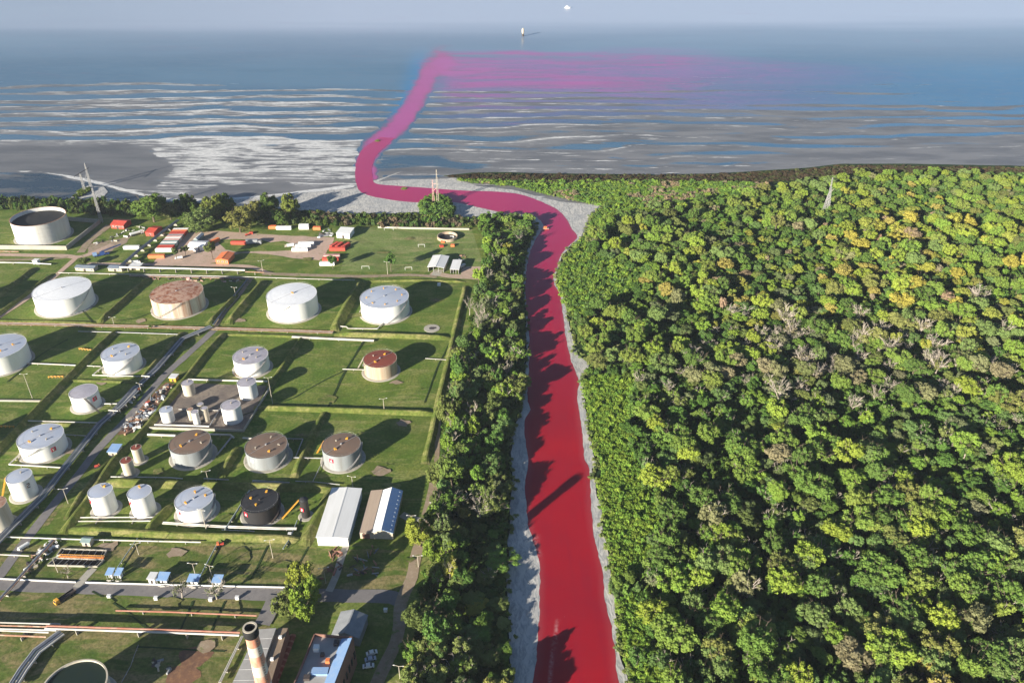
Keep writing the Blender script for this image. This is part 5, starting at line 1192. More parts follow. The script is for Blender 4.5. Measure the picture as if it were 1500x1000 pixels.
b = MB(); b.tube((0,0,20), (3,0,24), .2, 5); b.tube((-2,0,14), (2,0,17), .2, 5); b.build('crossarm', M['plaster'], t)
q = G(766, 53); t = thing('buoy', 'pale post marker standing in the open water beyond the pink plume', 'buoy', (q.x, q.y, -.4))
MB().lathe([(.05,-1),(1.6,-.5),(1.9,1),(1.5,4),(.05,4)], 14).build('float', M['dark'], t); MB().lathe([(1.5,4),(2.2,6),(2.2,10),(1.5,12),(.05,13)], 14).build('top_mark', M['plaster'], t)
q = G(831, 12); t = thing('motor_boat', 'small white motor boat far out on the calm pale water', 'boat', (q.x, q.y, -.4), R(10))
MB().hexa([(-5,-1,-.4),(4,-.6,-.4),(4,.6,-.4),(-5,1,-.4)], [(-5.4,-2.2,1.8),(6.6,-.4,2.2),(6.6,.4,2.2),(-5.4,2.2,1.8)]).build('hull', M['shell_white'], t)
MB().hexa([(-3,-1.5,2),(2,-1.2,2),(2,1.2,2),(-3,1.5,2)], [(-2.6,-1.2,4.4),(.8,-1,4.4),(.8,1,4.4),(-2.6,1.2,4.4)]).build('cabin', M['shell_white'], t)
q = G(799, 335); t = thing('work_raft', 'orange and white work raft moored at the bend of the red channel', 'raft', (q.x, q.y, -.3), R(15))
MB().box(-2.6,2.6,-1.4,1.4,-.1,.7).build('deck', M['plaster'], t); MB().box(-1.2,1,-.8,.8,.7,2.4).build('cabin', M['orange'], t); MB().tube((-2.6,-1.6,.2),(2.6,-1.6,.2),.35,8).build('float', M['red'], t)
rr = random.Random(4)
for x, y, s, lab in [(592,276,2.2,'reed islet in the red channel near the bend'),(553,206,2.2,'tiny reed islet in the pink reach of the channel')]:
    q = G(x, y); b = MB(); b.lathe([(s*1.6,-.1),(s*.9,.35),(.05,.5)], 12)
    for k in range(60): a_ = rr.uniform(0, 6.3); d_ = rr.uniform(0, s); p_ = Vector((d_*math.cos(a_), d_*math.sin(a_)*.6, .2)); b.tube(p_, p_+Vector((rr.uniform(-.5,.5), rr.uniform(-.5,.5), rr.uniform(.8,1.8))), .16, 3, .02)
    me = b.mesh('reed_islet'); me.materials.append(M_LEAF); o = link('reed_islet', me, None, None, (q.x, q.y, -.3)); o['tint'] = (.16,.19,.05); tag(o, lab, 'reeds')

# ------------------------------------------------------------------ vegetation
def ico(n=1):
    bm = bmesh.new(); bmesh.ops.create_icosphere(bm, subdivisions=n, radius=1)
    V = np.array([v.co[:] for v in bm.verts]); F = np.array([[v.index for v in f.verts] for f in bm.faces]); bm.free(); return V, F
ICO1 = ico(1); ICO2 = ico(2)
def crown_mesh(name, seed, rx, h0, h1, nclump, ncard, card, drop=0.0, flat=.7, cr=(.22, .36), core=True):
    """unit-ish crown made of leaf clumps; quads as pairs of triangles"""
    r = np.random.default_rng(seed); V = []; F = []; nv = 0
    cz = (h0+h1)/2; hz = (h1-h0)/2
    C_ = []; LB = [(r.uniform(-.42, .42), r.uniform(-.42, .42), r.uniform(-.30, .18), r.uniform(.42, .72)) for _ in range(5)]
    while len(C_) < nclump:
        p = r.uniform(-1, 1, 3)
        l = np.linalg.norm(p)
        if l > 1 or (l < .35 and r.random() < .7): continue
        if p[2] < -.35 and r.random() < .6: continue
        if min((p[0]-a_)**2+(p[1]-b_)**2+(p[2]-z_)**2*.7-q_*q_ for a_, b_, z_, q_ in LB) > 0: continue
        C_.append(p*np.array([rx*.92, rx*.92, hz*.85]) + np.array([0, 0, cz]))
    lean = r.uniform(-.25, .25, 2)*rx
    for c_ in C_:
        c_[:2] += lean*(c_[2]-h0)/(h1-h0)
        R0 = r.uniform(*cr)*rx; sc = np.array([1, 1, flat])*R0
        if core:
            v, f = ICO1; jj = 1 + r.uniform(-.22, .22, (len(v), 1)); vv = v*jj*sc*.66 + c_
            V.append(vv); F.append(f + nv); nv += len(vv)
        d = r.normal(size=(ncard, 3)); d /= np.linalg.norm(d, axis=1)[:, None]
        d[:, 2] = np.abs(d[:, 2])*np.where(r.random(ncard) < .78, 1, -1)
        ctr = c_ + d*sc*r.uniform(.78, 1.12, (ncard, 1)); ctr[:, 2] -= drop*r.random(ncard)*R0
        nrm = d + r.normal(scale=.55, size=(ncard, 3)); nrm /= np.linalg.norm(nrm, axis=1)[:, None]
        up_ = r.normal(size=(ncard, 3)); u = np.cross(nrm, up_); u /= np.linalg.norm(u, axis=1)[:, None]; w_ = np.cross(nrm, u)
        s = card*r.uniform(.6, 1.3, (ncard, 1)); s2 = s*r.uniform(.5, 1, (ncard, 1))
        q = np.stack([ctr-u*s-w_*s2*.3, ctr+w_*s2*-1.0, ctr+u*s+w_*s2*.2, ctr+w_*s2], 1)
        V.append(q.reshape(-1, 3)); base_ = nv + np.arange(ncard)*4
        F.append(np.stack([base_, base_+1, base_+2], 1)); F.append(np.stack([base_, base_+2, base_+3], 1)); nv += ncard*4
    me = mesh_np(name, np.concatenate(V), np.concatenate(F)); me.materials.append(M_LEAF); return me
def trunk_mesh(name, seed, h0, h1, r0, limbs, spread, m, twigs=0, tw_r=.05):
    r = random.Random(seed); b = MB(); p = Vector((0,0,-.2)); top = Vector((r.uniform(-.5,.5), r.uniform(-.5,.5), h0)); b.tube(p, top, r0, 7, r0*.7)
    for k in range(limbs):
        a_ = 2*math.pi*k/limbs + r.uniform(-.4,.4); rr_ = spread*r.uniform(.5, 1); e_ = Vector((rr_*math.cos(a_), rr_*math.sin(a_), h0+(h1-h0)*r.uniform(.55, .95)))
        mid = top.lerp(e_, .45)+Vector((0,0,.3)); b.tube(top, mid, r0*.5, 5, r0*.34); b.tube(mid, e_, r0*.34, 4, r0*.1)
        for j in range(twigs):
            f = r.uniform(.2, 1); s_ = top.lerp(mid, f) if r.random() < .35 else mid.lerp(e_, f)
            dd = (e_-top).normalized() + Vector((r.gauss(0,.55), r.gauss(0,.55), r.gauss(.15,.4))); ee = s_+dd.normalized()*r.uniform(.9, 2.4)*(h1-h0)/6
            b.tube(s_, ee, tw_r, 3, tw_r*.3, caps=False)
            for q_ in range(2):
                s3 = s_.lerp(ee, r.uniform(.3,.9)); b.tube(s3, s3+(dd+Vector((r.gauss(0,.7), r.gauss(0,.7), r.gauss(.1,.5)))).normalized()*r.uniform(.5,1.1)*(h1-h0)/6, tw_r*.6, 3, tw_r*.2, caps=False)
    me = b.mesh(name); me.materials.append(m); return me
# kinds: (crown mesh, trunk mesh); built for a crown radius ~5 m, height ~12 m
KIN = []
for s in range(6): KIN.append((crown_mesh('crown', 100+s, 5.0, 4.0, 12.0, 32, 66, .40, flat=.72, cr=(.18, .32)), trunk_mesh('trunk', s, 4.5, 11, .32, 5, 3.4, M_BARK)))
for s in range(3): KIN.append((crown_mesh('crown', 200+s, 3.6, 3.0, 10.0, 18, 66, .36, cr=(.24, .38)), trunk_mesh('trunk', 20+s, 4, 9, .25, 4, 2.2, M_BARK)))
for s in range(3): KIN.append((crown_mesh('crown', 300+s, 5.2, 3.5, 13.0, 34, 52, .38, drop=1.2, flat=1.1, cr=(.14, .26), core=True), trunk_mesh('trunk', 30+s, 5, 12, .36, 7, 3.8, M_PALE_BARK, 4)))
for s in range(3): KIN.append((crown_mesh('crown', 400+s, 4.2, 4.0, 10.0, 14, 26, .30, flat=.8, cr=(.14, .24), core=False), trunk_mesh('trunk', 40+s, 4, 11.5, .34, 9, 4.2, M_PALE_BARK, 9, .085)))
for s in range(5): KIN.append((crown_mesh('crown', 800+s, 7.5, 5.0, 15.0, 62, 56, .40, drop=.8, flat=.8, cr=(.12, .23)), trunk_mesh('trunk', 80+s, 5.5, 14, .45, 7, 5.2, M_BARK, 2)))
for s in range(3): KIN.append((crown_mesh('crown', 900+s, 7.5, 1.2, 15.0, 74, 56, .40, drop=.8, flat=.85, cr=(.12, .24)), trunk_mesh('trunk', 90+s, 3.5, 14, .45, 7, 5.2, M_BARK, 2)))
BUSH = [crown_mesh('bush', 500+s, 1.6, -.2, 2.0, 9, 34, .26, flat=.8, cr=(.35, .5)) for s in range(4)]
VINE = [crown_mesh('vine', 600+s, 1.5, -.3, .8, 8, 40, .20, flat=.5, cr=(.35, .5)) for s in range(3)]
BRUSH = [crown_mesh('brush', 700+s, 1.7, -.2, 1.4, 8, 30, .24, flat=.7, cr=(.3, .45)) for s in range(3)]
def joined(crown, trunk):
    a_ = crown; V = [np.array([v.co[:] for v in a_.vertices]), np.array([v.co[:] for v in trunk.vertices])]
    n0 = len(V[0]); F = [tuple(p.vertices) for p in a_.polygons] + [tuple(i+n0 for i in p.vertices) for p in trunk.polygons]
    me = bpy.data.meshes.new('tree'); me.from_pydata(np.concatenate(V).tolist(), [], F); me.materials.append(crown.materials[0]); me.materials.append(trunk.materials[0])
    mi = [0]*len(a_.polygons) + [1]*len(trunk.polygons); me.polygons.foreach_set('material_index', mi); me.update(); return me
def scatter(name, meshes, pts, label, kind='stuff'):
    """pts: list of (x, y, z, rotz, scale_xy, scale_z, variant, tint). One object whose modifier sets the copies out."""
    src = bpy.data.collections.new(name + '_source')
    for i, me_ in enumerate(meshes):
        o = bpy.data.objects.new('%s_source_%02d' % (name, i), me_); src.objects.link(o)
    A_ = np.array([p[:7] for p in pts], float); T = np.array([p[7] for p in pts], float)
    me = bpy.data.meshes.new(name); me.vertices.add(len(A_)); me.vertices.foreach_set('co', A_[:, :3].astype(np.float32).ravel())
    def at(nm, typ, arr, key='value'):
        x = me.attributes.new(nm, typ, 'POINT'); x.data.foreach_set(key, arr)
    at('rz', 'FLOAT_VECTOR', np.stack([A_[:,3]*0, A_[:,3]*0, A_[:,3]], 1).astype(np.float32).ravel(), 'vector')
    at('sc', 'FLOAT_VECTOR', np.stack([A_[:,4]*(.82+.42*np.mod(A_[:,3]*7.3, 1)), A_[:,4], A_[:,5]], 1).astype(np.float32).ravel(), 'vector')
    at('vi', 'INT', A_[:,6].astype(np.int32)); at('tint', 'FLOAT_COLOR', np.concatenate([T, np.ones((len(T),1))], 1).astype(np.float32).ravel(), 'color')
    ob = link(name, me)
    ng = bpy.data.node_groups.new(name, 'GeometryNodeTree'); ng.interface.new_socket('Geometry', in_out='INPUT', socket_type='NodeSocketGeometry'); ng.interface.new_socket('Geometry', in_out='OUTPUT', socket_type='NodeSocketGeometry')
    N = ng.nodes; gi = N.new('NodeGroupInput'); go = N.new('NodeGroupOutput'); iop = N.new('GeometryNodeInstanceOnPoints'); ci = N.new('GeometryNodeCollectionInfo')
    ci.inputs['Collection'].default_value = src; ci.inputs['Separate Children'].default_value = True; ci.inputs['Reset Children'].default_value = True
    def na(nm, t):
        x = N.new('GeometryNodeInputNamedAttribute'); x.data_type = t; x.inputs['Name'].default_value = nm; return x.outputs['Attribute']
    m2p = N.new('GeometryNodeMeshToPoints'); ng.links.new(gi.outputs[0], m2p.inputs['Mesh']); ng.links.new(m2p.outputs[0], iop.inputs['Points'])
    ng.links.new(ci.outputs[0], iop.inputs['Instance']); iop.inputs['Pick Instance'].default_value = True
    ng.links.new(na('vi', 'INT'), iop.inputs['Instance Index']); ng.links.new(na('rz', 'FLOAT_VECTOR'), iop.inputs['Rotation']); ng.links.new(na('sc', 'FLOAT_VECTOR'), iop.inputs['Scale'])
    ng.links.new(iop.outputs[0], go.inputs[0])
    md = ob.modifiers.new('scatter', 'NODES'); md.node_group = ng
    tag(ob, label, kind=kind); return ob
def jitgrid(poly_w, step, jit=.45, seed=0):
    r = np.random.default_rng(seed); xs = [p[0] for p in poly_w]; ys = [p[1] for p in poly_w]
    X, Y = np.meshgrid(np.arange(min(xs), max(xs), step), np.arange(min(ys), max(ys), step*.87))
    X = X + (np.arange(X.shape[0])[:, None] % 2)*step/2
    X = X + r.uniform(-jit, jit, X.shape)*step; Y = Y + r.uniform(-jit, jit, Y.shape)*step
    m_ = in_poly(X, Y, [(p[0], p[1]) for p in poly_w]); return np.stack([X[m_], Y[m_]], 1)
def Pn(X, Y): 
    d = Y*math.cos(PITCH)+CAM_H*math.sin(PITCH); u = -(Y*math.sin(PITCH)-CAM_H*math.cos(PITCH)); return 750+FPX*X/d, 500+FPX*u/d
GREEN = [(.125,.205,.040),(.095,.175,.036),(.150,.215,.045),(.085,.155,.036),(.125,.20,.060)]
OLIVE = [(.15,.18,.05),(.12,.155,.045),(.165,.195,.06),(.125,.165,.06)]
YELLOW = [(.22,.25,.045),(.20,.25,.05),(.26,.26,.05),(.23,.225,.06)]
BROWN = [(.27,.20,.12),(.25,.20,.13),(.21,.18,.11)]
GREY = [(.17,.195,.09),(.145,.175,.08),(.18,.18,.10)]
BRIGHT = [(.17,.26,.04),(.14,.24,.04),(.19,.265,.04)]
LABN = {'GREEN':'green','OLIVE':'olive','YELLOW':'yellowing','BROWN':'brownish','GREY':'half-bare grey','BRIGHT':'bright green'}
PALS = dict(GREEN=GREEN, OLIVE=OLIVE, YELLOW=YELLOW, BROWN=BROWN, GREY=GREY, BRIGHT=BRIGHT)

# zones of the right bank (photograph points on the ground)
SHORE_R = [(650,259),(700,256),(800,257),(900,258),(1050,257),(1180,250),(1230,244),(1500,247),(1900,252),(1900,268),(1500,262),(1300,258),(1200,262),(1100,268),(980,268),(860,270),(760,268)]
LOW_R = [(660,262),(760,266),(980,266),(1100,268),(1150,276),(1080,290),(1000,300),(900,318),(880,345),(858,372),(950,400),(930,430),(880,450),(840,470),(832,452),(818,420),(822,392),(845,360),(862,340),(868,316),(886,303),(800,284),(750,272),(700,268)]
VINE_R = [(854,560),(880,548),(930,555),(925,590),(915,640),(940,690),(960,735),(975,790),(950,830),(925,850),(905,860),(898,838),(888,778),(877,712),(882,682),(872,662),(862,600)]
VINE_R2 = [(905,880),(930,870),(950,905),(960,960),(975,1000),(990,1060),(950,1100),(927,1000),(916,960),(908,925)]
FOREST = [(1950,1150),(960,1150),(930,1010),(914,950),(905,880),(900,850),(886,770),(880,715),(884,680),(875,655),(866,600),(860,550),(868,528),(850,500),(838,470),(834,440),(830,410),(848,380),(880,330),(960,308),(1090,288),(1180,270),(1280,258),(1950,258)]
Wf = gp(FOREST)
TR = []
for tier, step in ((1, 14.0), (0, 8.6)):
    pts = jitgrid(Wf, step, .48, 1+tier); px_, py_ = Pn(pts[:,0], pts[:,1])
    keep = (px_ > 800) & (px_ < 1720) & (py_ < 1120)
    if tier:   # tall trees stand in drifts that run across the slope of the light
        ca, sa = math.cos(R(-42)), math.sin(R(-35)); uu = pts[:,0]*ca+pts[:,1]*sa; vv = -pts[:,0]*sa+pts[:,1]*ca
        dens = fbm(uu/55, vv/17, 2); keep &= dens > .43
    else:
        dens = fbm(pts[:,0]/26, pts[:,1]/26, 2); keep &= ~((dens < .40) & (rng.random(len(pts)) < .6))
    for pol, pr in ((LOW_R, .95 + .05*tier), (VINE_R, .97 + .03*tier), (VINE_R2, .85 + .1*tier)): keep &= ~(in_poly(px_, py_, pol) & (rng.random(len(pts)) < pr))
    pts, px_, py_ = pts[keep], px_[keep], py_[keep]
    for (x, y), px0, py0 in zip(pts, px_, py_):
        u = rng.random(); yz = math.exp(-((px0-1290)/260)**2-((py0-405)/80)**2)*.80 + math.exp(-((px0-1050)/60)**2-((py0-450)/25)**2)*.5 + math.exp(-((px0-1400)/160)**2-((py0-345)/22)**2)*.7
        gz = math.exp(-((px0-1230)/230)**2-((py0-545)/62)**2)*.85 + math.exp(-((px0-960)/30)**2-((py0-480)/25)**2)*.6
        cls = 'GREEN'; sp = 0
        if u < yz*.9: cls = 'YELLOW' if rng.random() < .62 else ('BROWN' if rng.random() < .22 else 'BRIGHT'); sp = 1 if rng.random() < .6 else 0
        elif rng.random() < gz: cls = 'GREY' if rng.random() < .65 else 'OLIVE'; sp = 3 if rng.random() < .6 else 0
        else:
            u2 = rng.random(); cls = 'GREEN' if u2 < .66 else 'OLIVE' if u2 < .82 else 'BRIGHT' if u2 < .97 else 'YELLOW' if u2 < .978 else 'GREY'
            if tier and cls == 'OLIVE' and rng.random() < .6: cls = 'BRIGHT'
            sp = 2 if (py0 > 520 and rng.random() < .45) else (1 if rng.random() < .2 else 0)
        vi = {0: int(rng.integers(0, 6)), 1: 6+int(rng.integers(0, 3)), 2: 9+int(rng.integers(0, 3)), 3: 12+int(rng.integers(0, 3))}[sp]
        if tier:
            s = .72 + .5*rng.random(); hmul = .80 + .35*rng.random(); tm = rng.uniform(1.0, 1.35)
            if sp != 3 and cls in ('GREEN', 'BRIGHT', 'OLIVE'): vi = 15 + int(rng.integers(0, 5))
            else: s *= 1.5; hmul *= 1.25
        else: s = .72 + .4*rng.random(); hmul = .55 + .35*rng.random(); tm = rng.uniform(.8, 1.2)
        if py0 < 330: s *= .85; hmul *= .72
        TR.append([x, y, -.05, rng.uniform(0, 6.28), s, hmul, vi, tuple(np.array(PALS[cls][rng.integers(0, len(PALS[cls]))])*tm*np.array([1.14 if tier else 1, 1, 1])), cls, px0, py0])  # tall crowns tinted brighter and yellower: sunlit tops put into the colour
TR.sort(key=lambda q: -q[10])
inview = [q for q in TR if -10 < q[9] < 1510 and q[10] < 1030]
SPN = ['broad round-crowned', 'slender upright', 'tall drooping', 'thinly leaved', 'wide billowing']
def plant_tree(q, name, label, group, cat='tree'):
    t = thing(name, label, cat, (q[0], q[1], q[2]), q[3], group); t.scale = (q[4]*(.82+.42*((q[3]*7.3) % 1)), q[4], q[5])
    c, k = KIN[q[6]]; cr = link('crown', c, None, t); cr['tint'] = tuple(float(v) for v in q[7]); link('trunk', k, None, t)
    return t
ind = inview[:300]; ids = set(id(q) for q in ind)
def zone_r(px0, py0):
    v = 'nearest the red channel' if px0 < 1010 else 'well inside the wood' if px0 < 1250 else 'deep in the wood'
    return v
def near_note(q, pool):
    k = min((o for o in pool if o is not q), key=lambda o: (o[0]-q[0])**2+(o[1]-q[1])**2)
    return '%s %s' % ('large' if k[4] > 1.0 else 'small', LABN[k[8]])
for q in ind:
    sp = 0 if q[6] < 6 else 1 if q[6] < 9 else 2 if q[6] < 12 else 3 if q[6] < 15 else 4
    siz = 'huge' if q[4] > 1.45 else 'large' if q[4] > 1.12 else 'medium' if q[4] > .9 else 'small'
    lab = '%s %s %s tree %s, beside %s tree' % (siz, LABN[q[8]], SPN[sp], zone_r(q[9], q[10]), near_note(q, ind))
    plant_tree(q, 'forest_tree', lab, 'trees of the wood, ' + lab)
rest = [q for q in TR if id(q) not in ids]
JT = [joined(c, k) for c, k in KIN]
scatter('forest_canopy', JT, [q[:8] for q in rest], 'dense mixed green and yellow wood stretching to the bay')
# understorey of the wood
pts = jitgrid(Wf, 3.6, .5, 2); px_, py_ = Pn(pts[:,0], pts[:,1]); k_ = (px_ > 800) & (px_ < 1600) & (py_ < 1080)
for pol in (LOW_R, VINE_R, VINE_R2): k_ &= ~in_poly(px_, py_, pol)
pts = pts[k_]
scatter('undergrowth', BUSH, [(x, y, 0, rng.uniform(0,6.28), rng.uniform(1.0,1.9), rng.uniform(1.1,2.8), int(rng.integers(0,4)), tuple(np.array(GREEN[rng.integers(0,5)])*rng.uniform(.55,1.05))) for x, y in pts], 'low shrubs filling the gaps of the wood')
# vines and low brush
P1 = []
for pol, sd_ in ((VINE_R, 3), (VINE_R2, 4)):
    for x, y in jitgrid(gp(pol), 1.5, .5, sd_): P1.append((x, y, 0, rng.uniform(0,6.28), rng.uniform(.8,1.5), rng.uniform(.6,2.0)*(1.8 if rng.random() < .06 else 1), int(rng.integers(0,3)), tuple(np.array(BRIGHT[rng.integers(0,3)])*rng.uniform(.85,1.4))))
for x, y in jitgrid(gp(LOW_R), 2.4, .5, 5):
    a_ = Pn(np.array(x), np.array(y)); n_ = float(fbm(np.array(x/25), np.array(y/25), 3))
    br = n_ > .64 and a_[1] < 320
    P1.append((x, y, 0, rng.uniform(0,6.28), rng.uniform(1.1,2.0), rng.uniform(1,2.6)*(1.7 if rng.random() < .1 else 1), int(rng.integers(0,3)), tuple(np.array(BROWN[rng.integers(0,3)] if br and rng.random() < .7 else BRIGHT[rng.integers(0,3)] if rng.random() < .5 else GREEN[rng.integers(0,5)])*rng.uniform(.8,1.3))))
scatter('ground_cover', VINE, P1, 'bright low vines and creepers along the bank of the red channel')
P2 = []
for x, y in jitgrid(gp(SHORE_R), 3.0, .5, 6):
    P2.append((x, y, -.2, rng.uniform(0,6.28), rng.uniform(1.1,2.0), rng.uniform(.8,2.0), int(rng.integers(0,3)), tuple(np.array([(.085,.06,.035),(.07,.055,.035),(.08,.09,.035)][rng.integers(0,3)])*rng.uniform(.6,1.2))))
scatter('shore_reeds', BRUSH, P2, 'brown reeds and brush along the edge of the tidal flats')
# edge shrubs on the right bank and mud fringe
P3 = []
Wr = gp([(924,1000),(916,970),(906,934),(904,880),(897,845),(895,812),(885,775),(883,740),(875,714),(870,686)][::-1]); 
for line_ in (gp(LAND_R[:34]), gp(LAND_L[1:33])):
    for q in resample(line_, 1.6):
        P3.append((q.x+rng.normal()*1.3, q.y+rng.normal()*1.3, -.1, rng.uniform(0,6.28), rng.uniform(.4,1.2), rng.uniform(.6,1.4), int(rng.integers(0,3)), tuple(np.array(OLIVE[rng.integers(0,4)])*rng.uniform(.9,1.8))))
scatter('bank_scrub', BRUSH, P3, 'olive scrub fringing the mud banks')

# left bank: strip of trees between the tank farm and the channel
STRIP = [(745,1150),(748,1000),(741,935),(736,880),(737,835),(741,760),(744,700),(741,662),(742,641),(750,612),(760,590),(762,558),(766,520),(766,470),(762,430),(762,402),(766,372),(774,352),(783,336),(774,322),(745,321),(716,320),(706,330),(708,350),(712,390),(704,412),(696,440),(690,480),(676,520),(664,560),(654,600),(650,640),(645,690),(640,740),(632,790),(625,840),(616,890),(606,930),(598,970),(590,1010),(560,1150)]
Ws = gp(STRIP); pts = jitgrid(Ws, 7.6, .46, 11); px_, py_ = Pn(pts[:,0], pts[:,1]); k_ = (py_ < 1120); pts, px_, py_ = pts[k_], px_[k_], py_[k_]
SL = []
for (x, y), px0, py0 in zip(pts, px_, py_):
    if rng.random() < .06: continue
    lft = np.interp(py0, [320, 420, 560, 700, 850, 1000], [705, 700, 663, 644, 622, 592]); rel = (px0-lft)/max(20, (np.interp(py0, [320, 480, 620, 800, 1000], [770, 765, 748, 738, 745])-lft))
    u = rng.random(); cls = 'OLIVE' if u < .38 else 'GREEN' if u < .82 else 'BRIGHT' if u < .93 else 'GREY' if u < .97 else 'YELLOW'
    if 400 < py0 < 520 and rel < .3 and rng.random() < .5: cls = 'GREY'
    sp = (0 if rng.random() < .5 else 1 if rng.random() < .5 else 2); big = rng.random() < .22
    if cls == 'GREY' and rng.random() < .6: sp = 3
    vi = {0: int(rng.integers(0, 6)), 1: 6+int(rng.integers(0, 3)), 2: 9+int(rng.integers(0, 3)), 3: 12+int(rng.integers(0, 3))}[sp]
    hm = (.72+.5*rng.random())*(1.15 if rel < .35 else .9 if rel > .8 else 1.0)
    if py0 < 360: hm *= .7
    if 770 < py0 < 965 and rel > .55: hm *= .5
    if big and cls not in ('GREY', 'YELLOW'): vi = 15+int(rng.integers(0, 5)); hm *= .8
    SL.append([x, y, -.05, rng.uniform(0,6.28), .72+.38*rng.random(), hm*(.85+.3*rng.random()), vi, tuple(np.array(PALS[cls][rng.integers(0, len(PALS[cls]))])*rng.uniform(.85, 1.3)), cls, px0, py0, rel])
SL.sort(key=lambda q: -q[10]); iv = [q for q in SL if q[10] < 1030]; first = set(id(q) for q in iv[:290])
for q in iv[:290]:
    sp = 0 if q[6] < 6 else 1 if q[6] < 9 else 2 if q[6] < 12 else 3 if q[6] < 15 else 4
    siz = 'large' if q[4] > 1.0 else 'medium' if q[4] > .85 else 'small'
    where = 'farm side of riverside belt' if q[11] < .35 else 'water side of riverside belt' if q[11] > .7 else 'middle of riverside belt'
    lab = '%s %s %s tree, %s, beside %s tree' % (siz, LABN[q[8]], SPN[sp], where, near_note(q, iv[:290]))
    plant_tree(q, 'riverside_tree', lab, 'riverside trees, ' + lab)
rs = [q for q in SL if id(q) not in first]
if rs: scatter('riverside_thicket', JT, [q[:8] for q in rs], 'remaining trees of the riverside belt')
pts = jitgrid(Ws, 3.3, .5, 12)
scatter('riverside_undergrowth', BUSH, [(x, y, 0, rng.uniform(0,6.28), rng.uniform(1.0,1.8), rng.uniform(.9,2.2), int(rng.integers(0,4)), tuple(np.array(GREEN[rng.integers(0,5)])*rng.uniform(.45,.9))) for x, y in pts if Pn(x, y)[1] < 1090], 'low shrubs under the riverside trees')
# bushes along the bay shore on the left
SHL = [(-160,296),(0,297),(100,299),(180,302),(250,305),(300,306),(430,312),(520,318),(620,318),(700,323),(716,330),(690,334),(560,333),(470,331),(420,330),(300,326),(240,318),(150,316),(100,313),(0,308),(-160,306)]
P4 = []
for x, y in jitgrid(gp(SHL), 3.3, .5, 21):
    a_ = Pn(np.array(x), np.array(y)); n_ = float(fbm(np.array(x/18), np.array(y/18), 3)); cls = 'BROWN' if (a_[0] > 430 and n_ > .52 and rng.random() < .45) else 'OLIVE' if rng.random() < .4 else 'GREEN'
    hgt = rng.uniform(1.2, 3.0)*(1.5 if a_[0] < 320 else 1.0)
    P4.append((x, y, 0, rng.uniform(0,6.28), rng.uniform(1.0,2.0), hgt, int(rng.integers(0,4)), tuple(np.array(PALS[cls][rng.integers(0,len(PALS[cls]))])*rng.uniform(.45,.85))))
for x, y in jitgrid(gp([(615,303),(630,292),(650,291),(660,300),(664,318),(640,330),(620,325)]), 2.6, .5, 22):
    P4.append((x, y, 0, rng.uniform(0,6.28), rng.uniform(1.4,2.2), rng.uniform(1.8,3.6), int(rng.integers(0,4)), tuple(np.array(GREEN[rng.integers(0,5)])*rng.uniform(.8,1.15))))
for x, y in jitgrid(gp([(108,290),(116,281),(126,276),(134,279),(120,288)]), 2.4, .5, 23): P4.append((x, y, 0, 0, 1.2, 1.2, 1, (.14,.19,.04)))
scatter('shore_shrubs', BUSH, P4, 'shrubs lining the bay shore above the tank farm')
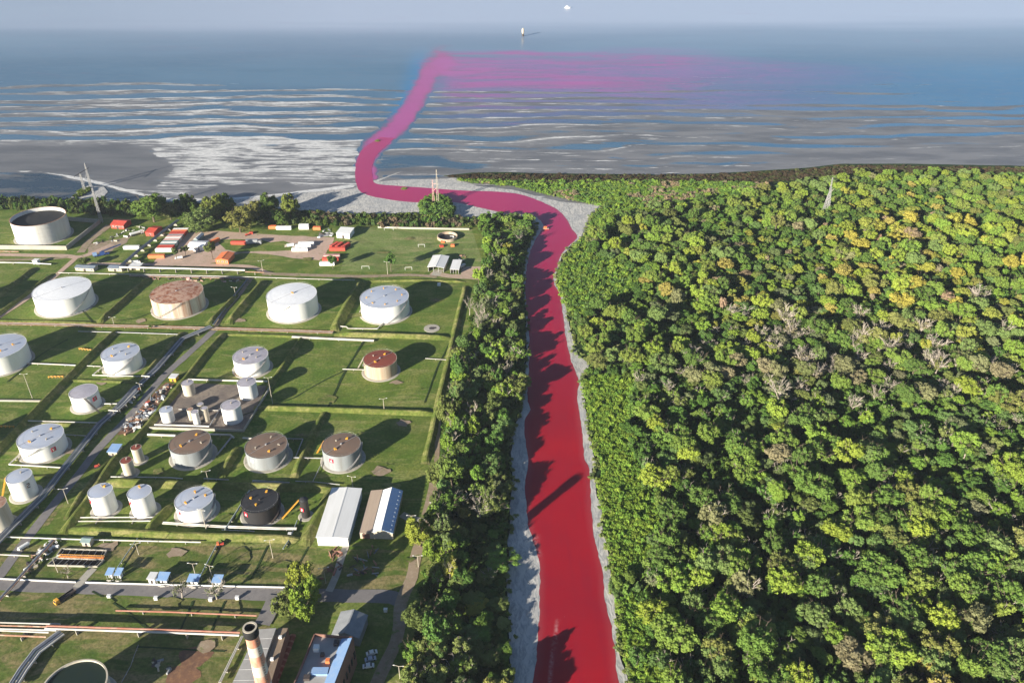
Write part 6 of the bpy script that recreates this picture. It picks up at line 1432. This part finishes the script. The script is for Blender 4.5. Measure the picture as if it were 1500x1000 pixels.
# single trees inside the farm: (x, y of foot, spread, height, kind, palette, label)
for x, y, s, h, vi, cls, lab in [
    (226,325,1.75,1.75,15,'GREEN','biggest spreading tree on the bay shore behind the red houses'),(251,322,.95,1.15,16,'OLIVE','dark tree tucked behind the biggest spreading shore tree'),
    (281,313,1.0,1.25,17,'GREEN','tree standing alone on the shore between the biggest tree and the grove'),(294,340,1.35,1.25,18,'GREEN','low front tree of the shore grove nearest the striped containers'),(312,326,1.3,1.6,15,'GREEN','tall middle tree of the shore grove'),
    (331,318,.95,1.35,16,'GREEN','rear tree of the shore grove'),(352,340,1.35,1.45,19,'OLIVE','front olive tree of the shore grove with a bare trunk'),(372,325,1.0,1.2,17,'OLIVE','small olive tree joining the two shore groves'),
    (398,318,1.0,1.4,16,'GREEN','first tree of the pair of shore trees before the pink yard'),(427,322,1.05,1.5,19,'GREEN','second tree of the pair of shore trees before the pink yard'),(413,330,.9,.9,18,'GREEN','low round tree between the pair of shore trees'),
    (259,380,1.0,1.0,6,'OLIVE','small rounded tree at the foot of the striped container row'),(272,375,.95,.9,7,'OLIVE','smaller rounded tree beside the one at the container row'),(312,380,1.15,1.25,1,'OLIVE','dark bushy tree beside the orange tent-roofed shed'),
    (573,398,1.05,1.2,2,'GREEN','bushy tree at the near side of the playing field'),(488,394,.85,1.0,5,'GREEN','small dark tree at the yard corner beside the white container'),(125,389,1.25,.6,0,'OLIVE','broad low bush at the dirt road junction'),
    (441,868,.95,1.3,15,'YELLOW','tall yellow-green tree at the end of the main road'),(455,886,.85,1.2,16,'BRIGHT','drooping tree in front of the grey gabled shed'),(424,898,.95,.9,17,'OLIVE','wide low tree beside the side road'),(446,906,.9,1.1,18,'BRIGHT','tree closest to the red vaulted roof'),
    (616,800,.95,1.15,19,'YELLOW','bright yellow-green tree beside the perimeter road'),(636,772,.9,1.0,2,'BRIGHT','bright green tree at the edge of the riverside belt by the bend'),
    (640,712,.85,1.15,15,'OLIVE','slim olive tree beside the upper perimeter road'),(656,626,.95,1.5,16,'OLIVE','tall drooping eucalyptus with pale trunk at the belt edge'),(672,545,.9,1.2,1,'BRIGHT','bright green tree at the bend of the perimeter bank'),
    (688,462,.8,1.1,13,'GREY','half-bare pale tree beside the tank cell corner'),(267,875,.9,.75,14,'GREY','bare winter tree at the road edge by the blue kiosks'),(318,877,.9,.75,13,'GREY','bare winter tree at the road edge by the last kiosk'),
    (100,846,.7,.5,12,'OLIVE','thin shrub below the oil basins'),(222,482,.45,.35,7,'GREEN','small round bush on the brown pipe bundle')]:
    q = G(x, y); tn = np.array(PALS[cls][int(x) % len(PALS[cls])])
    if cls == 'YELLOW': tn = np.array((.22,.25,.04))
    if vi >= 15: vi = 20 + vi % 3
    if y < 345: s, h = s*1.3, h*1.12; tn = tn*np.array([1.05, .88, .9])
    plant_tree([q.x, q.y, -.05, (x*1.7) % 6.28, s, h, vi, tuple(tn)], 'yard_tree', lab, None)

# ------------------------------------------------------------------ air
HZ = 0.00006
m = bpy.data.materials.new('haze'); n = nodes(m); pv = n.nodes.new('ShaderNodeVolumePrincipled'); o_ = n.nodes.new('ShaderNodeOutputMaterial')
pv.inputs['Color'].default_value = (.80, .87, 1, 1); pv.inputs['Density'].default_value = HZ; pv.inputs['Anisotropy'].default_value = .2
n.links.new(pv.outputs[0], o_.inputs['Volume'])
b = MB(); b.box(-16000, 16000, -950, 34000, -2.2, 290); hz_ = b.build('haze', m); tag(hz_, 'thin evening haze over the bay', kind='stuff')
